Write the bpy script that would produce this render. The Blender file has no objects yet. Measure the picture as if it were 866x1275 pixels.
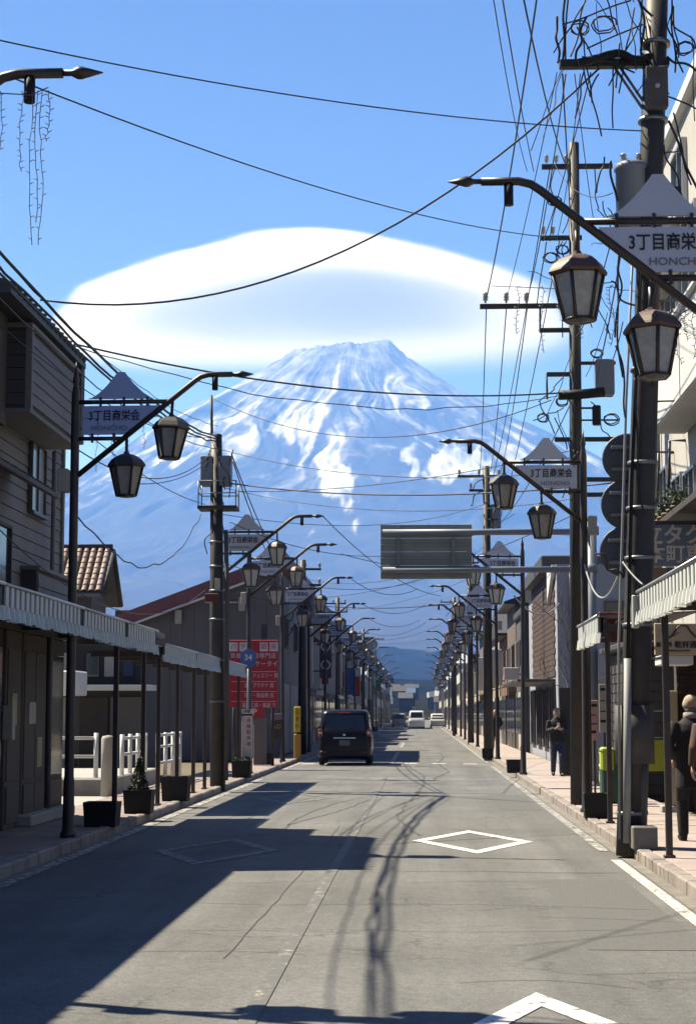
import bpy, bmesh, math, random
import numpy as np
from mathutils import Vector, Matrix, noise as mnoise
random.seed(7)
R = math.radians
scene = bpy.context.scene
C = scene.collection

# ---------------------------------------------------------------- camera
F_PX, CX, CY = 2200.0, 433.0, 637.5          # photograph is 866 x 1275
PITCH = math.atan(250.5 / F_PX)
YAW = math.atan(92 * math.cos(PITCH) / F_PX)
CAM = Vector((0.0, 0.0, 1.65))
cam_data = bpy.data.cameras.new('camera')
cam_data.sensor_fit = 'HORIZONTAL'
cam_data.sensor_width = 36.0
cam_data.lens = 36.0 * F_PX / 866.0
cam_data.clip_start = 0.1
cam_data.clip_end = 120000.0
cam = bpy.data.objects.new('camera', cam_data)
cam.location = CAM
cam.rotation_euler = (math.pi / 2 + PITCH, 0, YAW)
C.objects.link(cam)
scene.camera = cam

# ---------------------------------------------------------------- sky, sun, exposure
SUN_VEC = Vector((-0.64, 0.29, 1.0)).normalized()      # towards the sun
SUN_ELEV = math.asin(SUN_VEC.z)
SUN_AZ = math.atan2(SUN_VEC.x, SUN_VEC.y)               # clockwise from +Y
world = bpy.data.worlds.new('World')
scene.world = world
world.use_nodes = True
wn = world.node_tree
bg = wn.nodes['Background']
sky = wn.nodes.new('ShaderNodeTexSky')
sky.sky_type = 'NISHITA'
sky.sun_disc = False
sky.sun_elevation = SUN_ELEV
sky.sun_rotation = SUN_AZ
sky.altitude = 800
sky.air_density = 1.0
sky.dust_density = 0.15
sky.ozone_density = 2.5
tint = wn.nodes.new('ShaderNodeMix'); tint.data_type = 'RGBA'; tint.blend_type = 'MULTIPLY'
tint.inputs['Factor'].default_value = 1.0; tint.inputs['B'].default_value = (.51, .555, .76, 1)     # the camera's cool white balance
wn.links.new(sky.outputs[0], tint.inputs['A']); wn.links.new(tint.outputs['Result'], bg.inputs[0])
bg.inputs[1].default_value = 0.05
sun_data = bpy.data.lights.new('sun', 'SUN')
sun_data.energy = 5.0
sun_data.angle = R(0.5)
sun_data.color = (1.0, 0.965, 0.91)
sun = bpy.data.objects.new('sun', sun_data)
sun.rotation_euler = (-SUN_VEC).to_track_quat('-Z', 'Y').to_euler()
sun.location = (-40, 20, 80)
C.objects.link(sun)
scene.view_settings.view_transform = 'Standard'
scene.view_settings.look = 'None'
scene.view_settings.exposure = 1.3
scene.view_settings.gamma = 1.0
scene.view_settings.use_curve_mapping = False
scene.render.engine = 'CYCLES'
cy = scene.cycles
cy.max_bounces = 6
cy.diffuse_bounces = 3
cy.glossy_bounces = 3
cy.transmission_bounces = 4
cy.volume_bounces = 3
cy.transparent_max_bounces = 12
cy.use_denoising = True
cy.caustics_reflective = False
cy.caustics_refractive = False

# ---------------------------------------------------------------- helpers
_f = Vector((-math.sin(YAW) * math.cos(PITCH), math.cos(YAW) * math.cos(PITCH), math.sin(PITCH)))
_r = Vector((math.cos(YAW), math.sin(YAW), 0))
_u = _r.cross(_f)
def at(px, py, Y):
    """survey: the point at distance Y down the street that the photograph shows at (px, py)"""
    d = _f + _r * ((px - CX) / F_PX) - _u * ((py - CY) / F_PX)
    return CAM + d * (Y / d.y)

def tag(o, label=None, cat=None, group=None, kind=None):
    if label: o['label'] = label
    if cat: o['category'] = cat
    if group: o['group'] = group
    if kind: o['kind'] = kind
    return o

def empty(name, loc=(0, 0, 0), rz=0.0, label=None, cat=None, group=None):
    o = bpy.data.objects.new(name, None)
    o.empty_display_size = 0.2
    o.location = loc
    o.rotation_euler = (0, 0, rz)
    C.objects.link(o)
    return tag(o, label, cat, group)

class MB:
    """collects simple shapes into one mesh"""
    def __init__(s):
        s.v = []; s.f = []; s.smooth = []
    def add(s, verts, faces, smooth=False):
        n = len(s.v)
        s.v += [tuple(v) for v in verts]
        for f in faces:
            s.f.append(tuple(i + n for i in f)); s.smooth.append(smooth)
        return s
    def box(s, x0, x1, y0, y1, z0, z1):
        if x0 > x1: x0, x1 = x1, x0
        if y0 > y1: y0, y1 = y1, y0
        if z0 > z1: z0, z1 = z1, z0
        v = [(x0,y0,z0),(x1,y0,z0),(x1,y1,z0),(x0,y1,z0),(x0,y0,z1),(x1,y0,z1),(x1,y1,z1),(x0,y1,z1)]
        return s.add(v, [(0,3,2,1),(4,5,6,7),(0,1,5,4),(1,2,6,5),(2,3,7,6),(3,0,4,7)])
    def bbox(s, x0, x1, y0, y1, z0, z1, b=0.01):
        """box with chamfered vertical and horizontal edges"""
        if x0 > x1: x0, x1 = x1, x0
        if y0 > y1: y0, y1 = y1, y0
        if z0 > z1: z0, z1 = z1, z0
        b = min(b, (x1-x0)*.45, (y1-y0)*.45, (z1-z0)*.45)
        pts = []
        for z, i in ((z0, b), (z0 + b, 0), (z1 - b, 0), (z1, b)):
            xa, xb, ya, yb = x0 + i, x1 - i, y0 + i, y1 - i
            c = b if i == 0 else b * .5
            pts += [(xa+c,ya,z),(xb-c,ya,z),(xb,ya+c,z),(xb,yb-c,z),(xb-c,yb,z),(xa+c,yb,z),(xa,yb-c,z),(xa,ya+c,z)]
        f = [tuple(reversed(range(8))), tuple(range(24, 32))]
        for l in range(3):
            for k in range(8):
                a, c2 = l*8 + k, l*8 + (k+1) % 8
                f.append((a, c2, c2 + 8, a + 8))
        return s.add(pts, f)
    def prism(s, pts, y0, y1):
        """outline in (x, z) swept from y0 to y1; counter-clockwise seen from -y"""
        n = len(pts)
        v = [(x, y0, z) for x, z in pts] + [(x, y1, z) for x, z in pts]
        f = [tuple(range(n)), tuple(range(2*n-1, n-1, -1))]
        for k in range(n):
            a, b = k, (k+1) % n
            f.append((b, a, a+n, b+n))
        return s.add(v, f)
    def prismx(s, pts, x0, x1):
        """outline in (y, z) swept from x0 to x1"""
        n = len(pts)
        v = [(x0, y, z) for y, z in pts] + [(x1, y, z) for y, z in pts]
        f = [tuple(range(n-1, -1, -1)), tuple(range(n, 2*n))]
        for k in range(n):
            a, b = k, (k+1) % n
            f.append((a, b, b+n, a+n))
        return s.add(v, f)
    def tube(s, pts, r, n=8, caps=True, r2=None):
        pts = [Vector(p) for p in pts]
        m = len(pts)
        rad = r if isinstance(r, (list, tuple)) else ([r + (r2 - r) * i / (m-1) for i in range(m)] if r2 is not None else [r]*m)
        up = None; v = []
        for i, p in enumerate(pts):
            t = (pts[min(i+1, m-1)] - pts[max(i-1, 0)])
            if t.length < 1e-9: t = Vector((0, 0, 1))
            t.normalize()
            if up is None:
                up = Vector((1, 0, 0)) if abs(t.x) < .9 else Vector((0, 1, 0))
            a = (up - t * up.dot(t))
            if a.length < 1e-6:
                a = t.orthogonal()
            a.normalize(); up = a
            b = t.cross(a)
            for k in range(n):
                an = 2*math.pi*k/n
                v.append(p + (a*math.cos(an) + b*math.sin(an))*rad[i])
        f = []
        for i in range(m-1):
            for k in range(n):
                f.append((i*n+k, i*n+(k+1) % n, (i+1)*n+(k+1) % n, (i+1)*n+k))
        s.add(v, f, True)
        if caps:
            o = len(s.v) - len(v)
            s.f.append(tuple(o + k for k in reversed(range(n)))); s.smooth.append(False)
            s.f.append(tuple(o + (m-1)*n + k for k in range(n))); s.smooth.append(False)
        return s
    def cyl(s, x, y, z0, z1, r, r2=None, n=16):
        return s.tube([(x, y, z0), (x, y, z1)], r, n, True, r if r2 is None else r2)
    def lathe(s, prof, n=16, cx=0, cy=0, smooth=True, rot=0.0):
        """profile of (radius, z), bottom to top"""
        v = []; f = []
        for r, z in prof:
            for k in range(n):
                a = 2*math.pi*k/n + rot
                v.append((cx + r*math.cos(a), cy + r*math.sin(a), z))
        m = len(prof)
        for i in range(m-1):
            for k in range(n):
                f.append((i*n+k, i*n+(k+1) % n, (i+1)*n+(k+1) % n, (i+1)*n+k))
        s.add(v, f, smooth)
        o = len(s.v) - len(v)
        if prof[0][0] > 1e-4:
            s.f.append(tuple(o + k for k in reversed(range(n)))); s.smooth.append(False)
        if prof[-1][0] > 1e-4:
            s.f.append(tuple(o + (m-1)*n + k for k in range(n))); s.smooth.append(False)
        return s
    def mesh(s, name):
        me = bpy.data.meshes.new(name)
        me.from_pydata(s.v, [], s.f)
        me.polygons.foreach_set('use_smooth', s.smooth)
        me.update()
        return me
    def build(s, name, mat, parent=None, loc=None):
        return put(name, s.mesh(name), mat, parent, loc)

def put(name, me, mat=None, parent=None, loc=None, rot=None):
    o = bpy.data.objects.new(name, me)
    if mat is not None and not me.materials:
        me.materials.append(mat)
    C.objects.link(o)
    if parent is not None: o.parent = parent
    if loc is not None: o.location = loc
    if rot is not None: o.rotation_euler = rot
    return o

def kids(o): return list(o.children)
def copy_tree(o, parent=None, skip=()):
    c = o.copy(); C.objects.link(c); c.parent = parent
    for ch in kids(o):
        if ch.name.split('.')[0] in skip: continue
        copy_tree(ch, c, skip)
    return c

_text_cache = {}
def text_mesh(txt, size, depth=0.006, bold=0.0):
    key = (txt, size, depth, bold)
    if key in _text_cache: return _text_cache[key]
    cu = bpy.data.curves.new('lettering', 'FONT')
    cu.body = txt; cu.size = size; cu.extrude = depth; cu.offset = bold
    cu.align_x = 'CENTER'; cu.align_y = 'CENTER'; cu.resolution_u = 3
    to = bpy.data.objects.new('lettering_source', cu)
    C.objects.link(to)
    bpy.context.view_layer.update()
    me = bpy.data.meshes.new_from_object(to.evaluated_get(bpy.context.evaluated_depsgraph_get()))
    bpy.data.objects.remove(to); bpy.data.curves.remove(cu)
    me.materials.clear()
    _text_cache[key] = me
    return me
def lettering(txt, size, mat, parent, loc, rot=(math.pi/2, 0, 0), bold=0.0, sx=1.0, depth=0.004):
    """flat letters standing in the x-z plane, readable from -y"""
    me = text_mesh(txt, size, depth, bold).copy()
    o = put('lettering', me, mat, parent, loc, rot)
    o.scale = (sx, 1, 1)
    return o

# ---------------------------------------------------------------- materials
ALB = .86      # overall reflectance of the town's surfaces
def mat(name, col, rough=0.7, metal=0.0, var=0.0, vscale=3.0, bump=0.0, bscale=40.0, spec=0.5, dirt=None, dscale=1.2, damt=0.5, coords='Object', stretch=(1,1,1), coat=0.0, trans=0.0):
    col = tuple(c * ALB for c in col)
    if dirt: dirt = tuple(c * ALB for c in dirt)
    m = bpy.data.materials.new(name); m.use_nodes = True
    nt = m.node_tree; N = nt.nodes; L = nt.links
    b = N['Principled BSDF']
    b.inputs['Roughness'].default_value = rough
    b.inputs['Metallic'].default_value = metal
    b.inputs['Specular IOR Level'].default_value = spec
    if coat: b.inputs['Coat Weight'].default_value = coat
    if trans: b.inputs['Transmission Weight'].default_value = trans
    b.inputs['Base Color'].default_value = (*col, 1)
    need = var or bump or dirt
    if need:
        if coords == 'World':
            g = N.new('ShaderNodeNewGeometry'); src = g.outputs['Position']
        else:
            g = N.new('ShaderNodeTexCoord'); src = g.outputs['Object']
        mp = N.new('ShaderNodeMapping'); mp.inputs['Scale'].default_value = stretch
        L.new(src, mp.inputs[0]); src = mp.outputs[0]
    cur = None
    if var:
        n = N.new('ShaderNodeTexNoise'); n.inputs['Scale'].default_value = vscale; n.inputs['Detail'].default_value = 6; n.inputs['Roughness'].default_value = .65
        L.new(src, n.inputs['Vector'])
        r = N.new('ShaderNodeMapRange'); r.inputs['From Min'].default_value = .25; r.inputs['From Max'].default_value = .75
        r.inputs['To Min'].default_value = 1 - var; r.inputs['To Max'].default_value = 1 + var
        L.new(n.outputs['Fac'], r.inputs[0])
        mx = N.new('ShaderNodeVectorMath'); mx.operation = 'SCALE'; mx.inputs[0].default_value = col
        L.new(r.outputs[0], mx.inputs['Scale']); cur = mx.outputs[0]
    if dirt:
        n = N.new('ShaderNodeTexNoise'); n.inputs['Scale'].default_value = dscale; n.inputs['Detail'].default_value = 8; n.inputs['Roughness'].default_value = .7
        L.new(src, n.inputs['Vector'])
        r = N.new('ShaderNodeMapRange'); r.inputs['From Min'].default_value = .48; r.inputs['From Max'].default_value = .72; r.inputs['To Max'].default_value = damt
        L.new(n.outputs['Fac'], r.inputs[0])
        mx = N.new('ShaderNodeMix'); mx.data_type = 'RGBA'
        if cur is None: mx.inputs['A'].default_value = (*col, 1)
        else: L.new(cur, mx.inputs['A'])
        mx.inputs['B'].default_value = (*dirt, 1)
        L.new(r.outputs[0], mx.inputs['Factor']); cur = mx.outputs['Result']
    if cur is not None: L.new(cur, b.inputs['Base Color'])
    if bump:
        n = N.new('ShaderNodeTexNoise'); n.inputs['Scale'].default_value = bscale; n.inputs['Detail'].default_value = 4
        L.new(src, n.inputs['Vector'])
        bp = N.new('ShaderNodeBump'); bp.inputs['Strength'].default_value = bump; bp.inputs['Distance'].default_value = .02
        L.new(n.outputs['Fac'], bp.inputs['Height']); L.new(bp.outputs[0], b.inputs['Normal'])
    return m

def rgb(r, g, b):
    f = lambda c: (c/255/12.92 if c/255 <= .04045 else ((c/255+.055)/1.055)**2.4)
    return (f(r), f(g), f(b))
# ================================================================ far setting
# ---- vast ground sheet
M_ground = mat('dry_ground', (0.16, 0.14, 0.11), .95, var=.3, vscale=.05, dirt=(.07, .08, .045), dscale=.02, damt=.8, spec=0)
g = MB().add([(-13800, -110, -.03), (13800, -110, -.03), (13800, 26000, -.03), (-13800, 26000, -.03)], [(0, 1, 2, 3)]).build('ground', M_ground)
g['kind'] = 'structure'

# ---- the snow capped volcano, life size at its real distance
PK = at(432, 888, 13500.0); PK.z = 0
def fbm(x, y, z, o=5):
    return mnoise.fractal(Vector((x, y, z)), .9, 2.1, o)
def interp(x, xs, ys): return float(np.interp(x, xs, ys))
M2 = 13500.0 / F_PX
LX = [0, 40, 58, 74, 94, 116, 182, 298, 380, 520, 760, 1050, 1450, 1900]
LZ = [456, 457, 455, 450, 437, 421, 381, 306, 250, 180, 110, 62, 22, -6]
RX = [0, 50, 64, 82, 115, 163, 212, 268, 370, 520, 760, 1050, 1450, 1900]
RZ = [455, 456, 453, 442, 419, 385, 356, 328, 270, 190, 112, 62, 22, -6]
NA, NR = 600, 480
rr = np.concatenate([np.linspace(0, 1, NR) ** 1.55 * 1900])
verts = []; snow = []
for i in range(NA + 1):
    th = math.pi * (1.04) * (i / NA) - .02 * math.pi     # 0 = +X, pi = -X, through -Y (towards the street)
    ca, sa = math.cos(th), -math.sin(th)
    wl = .5 - .5 * ca                                     # 1 on the left
    for j in range(NR):
        r = rr[j]
        zl, zr = interp(r, LX, LZ), interp(r, RX, RZ)
        z = zl * wl + zr * (1 - wl)
        x, y = r * ca, r * sa
        amp = min(1, max(0, (r - 40) / 120))
        # radial gullies: noise that is fast round the cone and slow down the slope
        w = fbm(x * .006, y * .006, 3.1, 3) * .14
        gl = fbm(ca * 4.6 + w * 7, sa * 4.6, r * .003, 5)
        gl2 = fbm(ca * 26 + w * 20, sa * 26, r * .008 + 9, 4)
        big = fbm(x * .004 + 5, y * .004, 1.7, 4)
        dz = amp * (gl * (5 + 11 * min(1, max(0, (r - 110) / 130))) + gl2 * 3.0 * min(1, max(0, r - 120) / 240) + big * 8 * min(1, r / 300)) * (1 if r < 700 else max(.15, 1 - (r - 700) / 900))
        # uneven crater rim
        if r < 120:
            k = 1 - r / 120
            rim = interp(x, [-70, -62, -45, -20, 5, 30, 45, 54, 62, 75], [0, 0, -1, -2, -1, 2, 8, 12, 7, 0])
            dz += (rim + 3.2 * fbm(x * .09, y * .03, 6.6, 4)) * min(1, k * 2.2) - (6 * k if sa > 0 else 0)
        z += dz
        verts.append((x * M2, y * M2, max(-1.6, z * M2)))
        # how much snow lies here (wind-blown ridges are bare, gullies hold snow), with the upper cone's light and shade painted in
        px, up = x, z                                     # metres / M2
        s = (z - 222 + 46 * fbm(x * .011, z * .013, 7.7, 5) + 26 * gl * 2) / 120
        st = fbm(ca * 17 + w * 30, sa * 17 + 4, r * .0042 + 2, 5)
        s = .25 * min(1, max(0, s)) * (1 + .55 * fbm(x * .03 + w * 3, z * .018, 2.2, 5) + .12 * gl2) + .05 * min(1, max(0, (z - 300) / 90)) * min(1, max(0, .4 - x / 90))  # upper cone kept dull as its shade, left summit side whitened as if lit
        s += (.40 + .35 * wl) * max(0, st - .04) * min(1, max(.25, (430 - z) / 90)) * min(1, max(0, (z - 165) / 120)) * 1.5
        bare = fbm(ca * 11 + w * 16, sa * 11 + 8, r * .006, 5)
        s -= .85 * max(0, bare - .02) * min(1, max(0, (395 - z) / 60))
        snow.append(s)
snow = np.array(snow)
V = np.array(verts)
# two great bright snow fields and the avalanche tongues below them
def blob(cx, cz, sx, sz, rot=0.0, a=1.0, wob=1.0):
    out = np.zeros(len(V))
    X, Z = V[:, 0] / M2, V[:, 2] / M2
    dx, dz = X - cx, Z - cz
    u = dx * math.cos(rot) + dz * math.sin(rot); v = -dx * math.sin(rot) + dz * math.cos(rot)
    d = np.sqrt((u / sx) ** 2 + (v / sz) ** 2)
    m = d < 1.9
    for k in np.nonzero(m)[0]:
        n = fbm(X[k] * .035, Z[k] * .022, cx * .1, 5) * .6 + fbm(X[k] * .11, Z[k] * .03, cx * .1 + 3, 3) * .35
        n += fbm(X[k] * .06 - Z[k] * .02, Z[k] * .012 + X[k] * .01, cx * .1 + 8, 5) * .55
        out[k] = a * min(1, max(0, (.95 + n * wob - d[k]) * 2.0)) * (.58 + .5 * fbm(X[k] * .09, Z[k] * .035, 4.4, 4))
    return out
for b in ((-42, 322, 40, 42, .25, 1.1), (2, 240, 20, 44, .12, 1.25), (22, 205, 9, 40, .1, 1.0), (128, 262, 46, 30, .25, 1.15), (176, 285, 48, 16, -.2, .8), (75, 268, 10, 26, -.5, .8),
          (-120, 330, 70, 12, .62, .9), (-190, 292, 80, 11, .55, .9), (-245, 285, 60, 9, .5, .8), (-150, 285, 60, 8, .5, .7), (-300, 255, 70, 7, .45, .75), (-250, 228, 60, 5, .35, .6), (-330, 225, 50, 5, .4, .6),
          (-70, 375, 26, 14, .7, .6), (-95, 352, 20, 8, .6, .7), (30, 175, 5, 22, .05, .7), (60, 172, 4, 12, .1, .5), (-10, 165, 4, 14, 0, .5), (130, 178, 10, 3, .2, .4)):
    snow = np.maximum(snow, blob(*b))
for b in ((-60, 275, 26, 30, 0, .9), (70, 300, 38, 22, -.3, .75), (-28, 250, 14, 22, 0, .8), (50, 235, 22, 34, 0, .9), (-200, 245, 60, 14, .4, .8), (100, 330, 34, 12, -.5, .5)):
    snow -= blob(*b)
snow = np.clip(snow, 0, 1)
faces = []
for i in range(NA):
    for j in range(NR - 1):
        a = i * NR + j
        faces.append((a, a + 1, a + NR + 1, a + NR))
# back of the cone, coarse
nb = len(verts)
BK, BR = 40, 40
for i in range(BK + 1):
    th = math.pi * (1.02 + .96 * i / BK)
    ca, sa = math.cos(th), -math.sin(th)
    wl = .5 - .5 * ca
    for j in range(BR):
        r = (j / (BR - 1)) ** 1.55 * 1900
        z = interp(r, LX, LZ) * wl + interp(r, RX, RZ) * (1 - wl) - 10
        verts.append((r * ca * M2, r * sa * M2, max(-1.6, z * M2)))
for i in range(BK):
    for j in range(BR - 1):
        a = nb + i * BR + j
        faces.append((a, a + 1, a + BR + 1, a + BR))
me = bpy.data.meshes.new('mountain')
me.from_pydata(verts, [], faces); me.update()
me.polygons.foreach_set('use_smooth', [True] * len(me.polygons))
col = me.attributes.new('snow', 'FLOAT', 'POINT')
col.data.foreach_set('value', list(snow) + [.6] * (len(verts) - nb))
m = bpy.data.materials.new('volcano_snow_rock_and_shade'); m.use_nodes = True
nt = m.node_tree; N = nt.nodes; L = nt.links
b = N['Principled BSDF']; b.inputs['Roughness'].default_value = .9; b.inputs['Specular IOR Level'].default_value = .1
a = N.new('ShaderNodeAttribute'); a.attribute_name = 'snow'
tc = N.new('ShaderNodeTexCoord')
mp = N.new('ShaderNodeMapping'); mp.inputs['Scale'].default_value = (1/120, 1/120, 1/300); L.new(tc.outputs['Object'], mp.inputs[0])
n1 = N.new('ShaderNodeTexNoise'); n1.inputs['Scale'].default_value = 1.0; n1.inputs['Detail'].default_value = 10; n1.inputs['Roughness'].default_value = .72
L.new(mp.outputs[0], n1.inputs['Vector'])
ad = N.new('ShaderNodeMath'); ad.operation = 'MULTIPLY_ADD'; ad.inputs[1].default_value = 1.0; ad.inputs[2].default_value = -.50
L.new(n1.outputs['Fac'], ad.inputs[0])
sm = N.new('ShaderNodeMath'); sm.operation = 'ADD'; L.new(a.outputs['Fac'], sm.inputs[0]); L.new(ad.outputs[0], sm.inputs[1])
rp = N.new('ShaderNodeMapRange'); rp.interpolation_type = 'SMOOTHSTEP'; rp.inputs['From Min'].default_value = .04; rp.inputs['From Max'].default_value = .96
L.new(sm.outputs[0], rp.inputs[0])
mx = N.new('ShaderNodeMix'); mx.data_type = 'RGBA'
mx.inputs['A'].default_value = (.028, .031, .038, 1); mx.inputs['B'].default_value = (.58, .62, .68, 1)
L.new(rp.outputs[0], mx.inputs['Factor']); L.new(mx.outputs['Result'], b.inputs['Base Color'])
mt = put('mountain', me, m, None, PK)
mt['kind'] = 'structure'

# ---- wooded foothills that close the street
M_hill = mat('wooded_hill', (.010, .014, .013), .95, var=.6, vscale=.02, dirt=(.022, .02, .018), dscale=.006, damt=.6, spec=0)
def ridge(name, Y, prof, depth, seed, n=160, rows=22, rough=.05):
    xs = np.linspace(prof[0][0], prof[-1][0], n)
    v = []; f = []
    for r in range(rows):
        t = r / (rows - 1)
        for i, px in enumerate(xs):
            top = at(px, interp(px, [p[0] for p in prof], [p[1] for p in prof]), Y)
            yy = Y - depth * (1 - t)
            s = math.sin(t * math.pi / 2)
            hgt = top.z * s * (1 + rough * fbm(top.x * .004, yy * .004, seed, 5) * 3)
            v.append((top.x + 0, yy, max(-1.5, hgt + top.z * rough * fbm(top.x * .02, yy * .02, seed + 4, 4) - .01 * top.z)))
    for r in range(rows - 1):
        for i in range(n - 1):
            a = r * n + i
            f.append((a, a + 1, a + n + 1, a + n))
    # back slope
    b0 = len(v)
    for i, px in enumerate(xs):
        v.append((v[(rows-1)*n + i][0], Y + depth * .8, -1.5))
    for i in range(n - 1):
        a = (rows-1)*n + i
        f.append((a, a + 1, b0 + i + 1, b0 + i))
    me = bpy.data.meshes.new(name); me.from_pydata(v, [], f); me.update()
    me.polygons.foreach_set('use_smooth', [True] * len(f))
    o = put(name, me, M_hill); o['kind'] = 'structure'
    return o
ridge('hill', 4200, [(-700, 850), (-300, 835), (0, 826), (250, 822), (400, 815), (470, 812), (530, 816), (600, 812), (760, 800), (1000, 812), (1500, 840), (1900, 862)], 1500, 2.2)
ridge('hill', 1900, [(-900, 872), (-300, 866), (100, 856), (380, 850), (470, 846), (530, 850), (620, 846), (800, 838), (1100, 848), (1700, 868)], 700, 5.9)

# ---- the town's gentle slope beyond the end of the street
M_slope = mat('scrubby_slope', (.018, .020, .016), .95, var=.5, vscale=.05, dirt=(.05, .045, .035), dscale=.02, damt=.6, spec=0)
def slope_z(y): return max(0.0, (y - 440) * .018)
sl = MB(); nX, nY = 24, 16
sl.add([(-260 + 520*i/nX, 440 + 860*j/nY, slope_z(440 + 860*j/nY) + (.6*fbm(i*.7, j*.7, 3, 3) if 0 < j else -.02)) for j in range(nY + 1) for i in range(nX + 1)],
       [(j*(nX+1)+i, j*(nX+1)+i+1, (j+1)*(nX+1)+i+1, (j+1)*(nX+1)+i) for j in range(nY) for i in range(nX)], True)
so_ = sl.build('hillside', M_slope); so_['kind'] = 'structure'

# ---- the lens-shaped cloud above and behind the summit, beyond the haze
CL = at(398, 428, 19200.0)
def cloud(name, loc, half, dens, seed, label):
    """a domed cap with a flat underside, filled with vapour"""
    nu, nv = 64, 14
    v = []; f = []
    for i in range(nv + 1):
        ph = math.pi / 2 * i / nv
        for k in range(nu):
            a = 2 * math.pi * k / nu
            v.append((math.sin(ph) * math.cos(a), math.sin(ph) * math.sin(a), math.cos(ph)))
    for i in range(nv):
        for k in range(nu):
            f.append((i*nu + k, (i+1)*nu + k, (i+1)*nu + (k+1) % nu, i*nu + (k+1) % nu))
    n0 = len(v)
    for s_, z_ in ((1.0, -.12), (.7, -.16), (.3, -.12)):
        for k in range(nu):
            a = 2 * math.pi * k / nu
            v.append((s_ * math.cos(a), s_ * math.sin(a), z_))
    rings = [nv * nu, n0, n0 + nu, n0 + 2 * nu]
    for p, q in zip(rings, rings[1:]):
        for k in range(nu):
            f.append((p + k, q + k, q + (k+1) % nu, p + (k+1) % nu))
    f.append(tuple(n0 + 2*nu + k for k in range(nu)))
    me = bpy.data.meshes.new(name); me.from_pydata(v, [], f); me.update()
    bm = bmesh.new(); bm.from_mesh(me); bmesh.ops.remove_doubles(bm, verts=bm.verts, dist=1e-5); bmesh.ops.recalc_face_normals(bm, faces=bm.faces); bm.to_mesh(me); bm.free()
    m = bpy.data.materials.new(name + '_vapour'); m.use_nodes = True
    nt = m.node_tree; N = nt.nodes; L = nt.links
    N.remove(N['Principled BSDF'])
    pv = N.new('ShaderNodeVolumePrincipled'); pv.inputs['Color'].default_value = (.93, .935, .95, 1); pv.inputs['Anisotropy'].default_value = .2
    L.new(pv.outputs[0], N['Material Output'].inputs['Volume'])
    tc = N.new('ShaderNodeTexCoord')
    def math_(op, a, b=None, c=None):
        n = N.new('ShaderNodeMath'); n.operation = op
        for i, x in enumerate((a, b, c)):
            if x is None: continue
            if isinstance(x, (int, float)): n.inputs[i].default_value = x
            else: L.new(x, n.inputs[i])
        return n.outputs[0]
    def smooth(x, a, b, lo=0.0, hi=1.0):
        n = N.new('ShaderNodeMapRange'); n.interpolation_type = 'SMOOTHSTEP'
        n.inputs['From Min'].default_value = a; n.inputs['From Max'].default_value = b; n.inputs['To Min'].default_value = lo; n.inputs['To Max'].default_value = hi
        L.new(x, n.inputs[0]); return n.outputs[0]
    sp = N.new('ShaderNodeSeparateXYZ'); L.new(tc.outputs['Object'], sp.inputs[0])
    nz = N.new('ShaderNodeTexNoise'); nz.inputs['Scale'].default_value = 1.5; nz.inputs['Detail'].default_value = 3
    mp = N.new('ShaderNodeMapping'); mp.inputs['Location'].default_value = (seed, 0, 0); mp.inputs['Scale'].default_value = (1, 1, .5)
    L.new(tc.outputs['Object'], mp.inputs[0]); L.new(mp.outputs[0], nz.inputs['Vector'])
    nf = N.new('ShaderNodeTexNoise'); nf.inputs['Scale'].default_value = 3.2; nf.inputs['Detail'].default_value = 4
    mf = N.new('ShaderNodeMapping'); mf.inputs['Scale'].default_value = (.7, 1.6, 2.6); L.new(tc.outputs['Object'], mf.inputs[0]); L.new(mf.outputs[0], nf.inputs['Vector'])
    wob = math_('ADD', math_('MULTIPLY_ADD', nz.outputs['Fac'], .16, -.08), math_('MULTIPLY_ADD', nf.outputs['Fac'], .10, -.05))
    rad = math_('SQRT', math_('ADD', math_('ADD', math_('POWER', math_('ABSOLUTE', sp.outputs['X']), 1.5), math_('POWER', math_('ABSOLUTE', sp.outputs['Y']), 2.0)), math_('POWER', math_('ABSOLUTE', sp.outputs['Z']), 2.0)))
    ed = smooth(math_('ADD', rad, wob), 1.0, .88)
    lo = smooth(math_('ADD', sp.outputs['Z'], wob), -.06, .08)
    thin = smooth(math_('ADD', sp.outputs['X'], math_('MULTIPLY', nz.outputs['Fac'], .5)), 1.25, .45, .12, 1.0)
    far = smooth(math_('ADD', sp.outputs['Y'], wob), .62, -.70, .0, 1.0)
    d = math_('MULTIPLY', math_('MULTIPLY', math_('MULTIPLY', ed, far), lo), math_('MULTIPLY', thin, dens))
    L.new(d, pv.inputs['Density'])
    o = put(name, me, m, None, loc)
    o.scale = half
    tag(o, label, 'cloud')
    return o
cloud('lens_cloud', CL, (3080, 3750, 870), .0080, 1.3, 'smooth white lens-shaped cloud capping the snowy mountain peak')

# ---- haze in the air
hz = MB().box(-14000, 14000, -120, 26500, -3, 3010)
hm = bpy.data.materials.new('haze_air'); hm.use_nodes = True
hn = hm.node_tree
hn.nodes.remove(hn.nodes['Principled BSDF'])
pv = hn.nodes.new('ShaderNodeVolumePrincipled')
pv.inputs['Color'].default_value = (.14, .355, 1.0, 1)
pv.inputs['Absorption Color'].default_value = (1, 1, 1, 1)
pv.inputs['Density'].default_value = 0.88e-4
pv.inputs['Anisotropy'].default_value = 0.1
hn.links.new(pv.outputs[0], hn.nodes['Material Output'].inputs['Volume'])
ho = hz.build('haze', hm)
ho['kind'] = 'stuff'
# ================================================================ street
KL, KR = -4.20, 2.40          # kerb faces
FL, FR = -5.75, 4.10          # building lines
SZ = 0.12                     # pavement height
YE = 420.0

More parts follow.
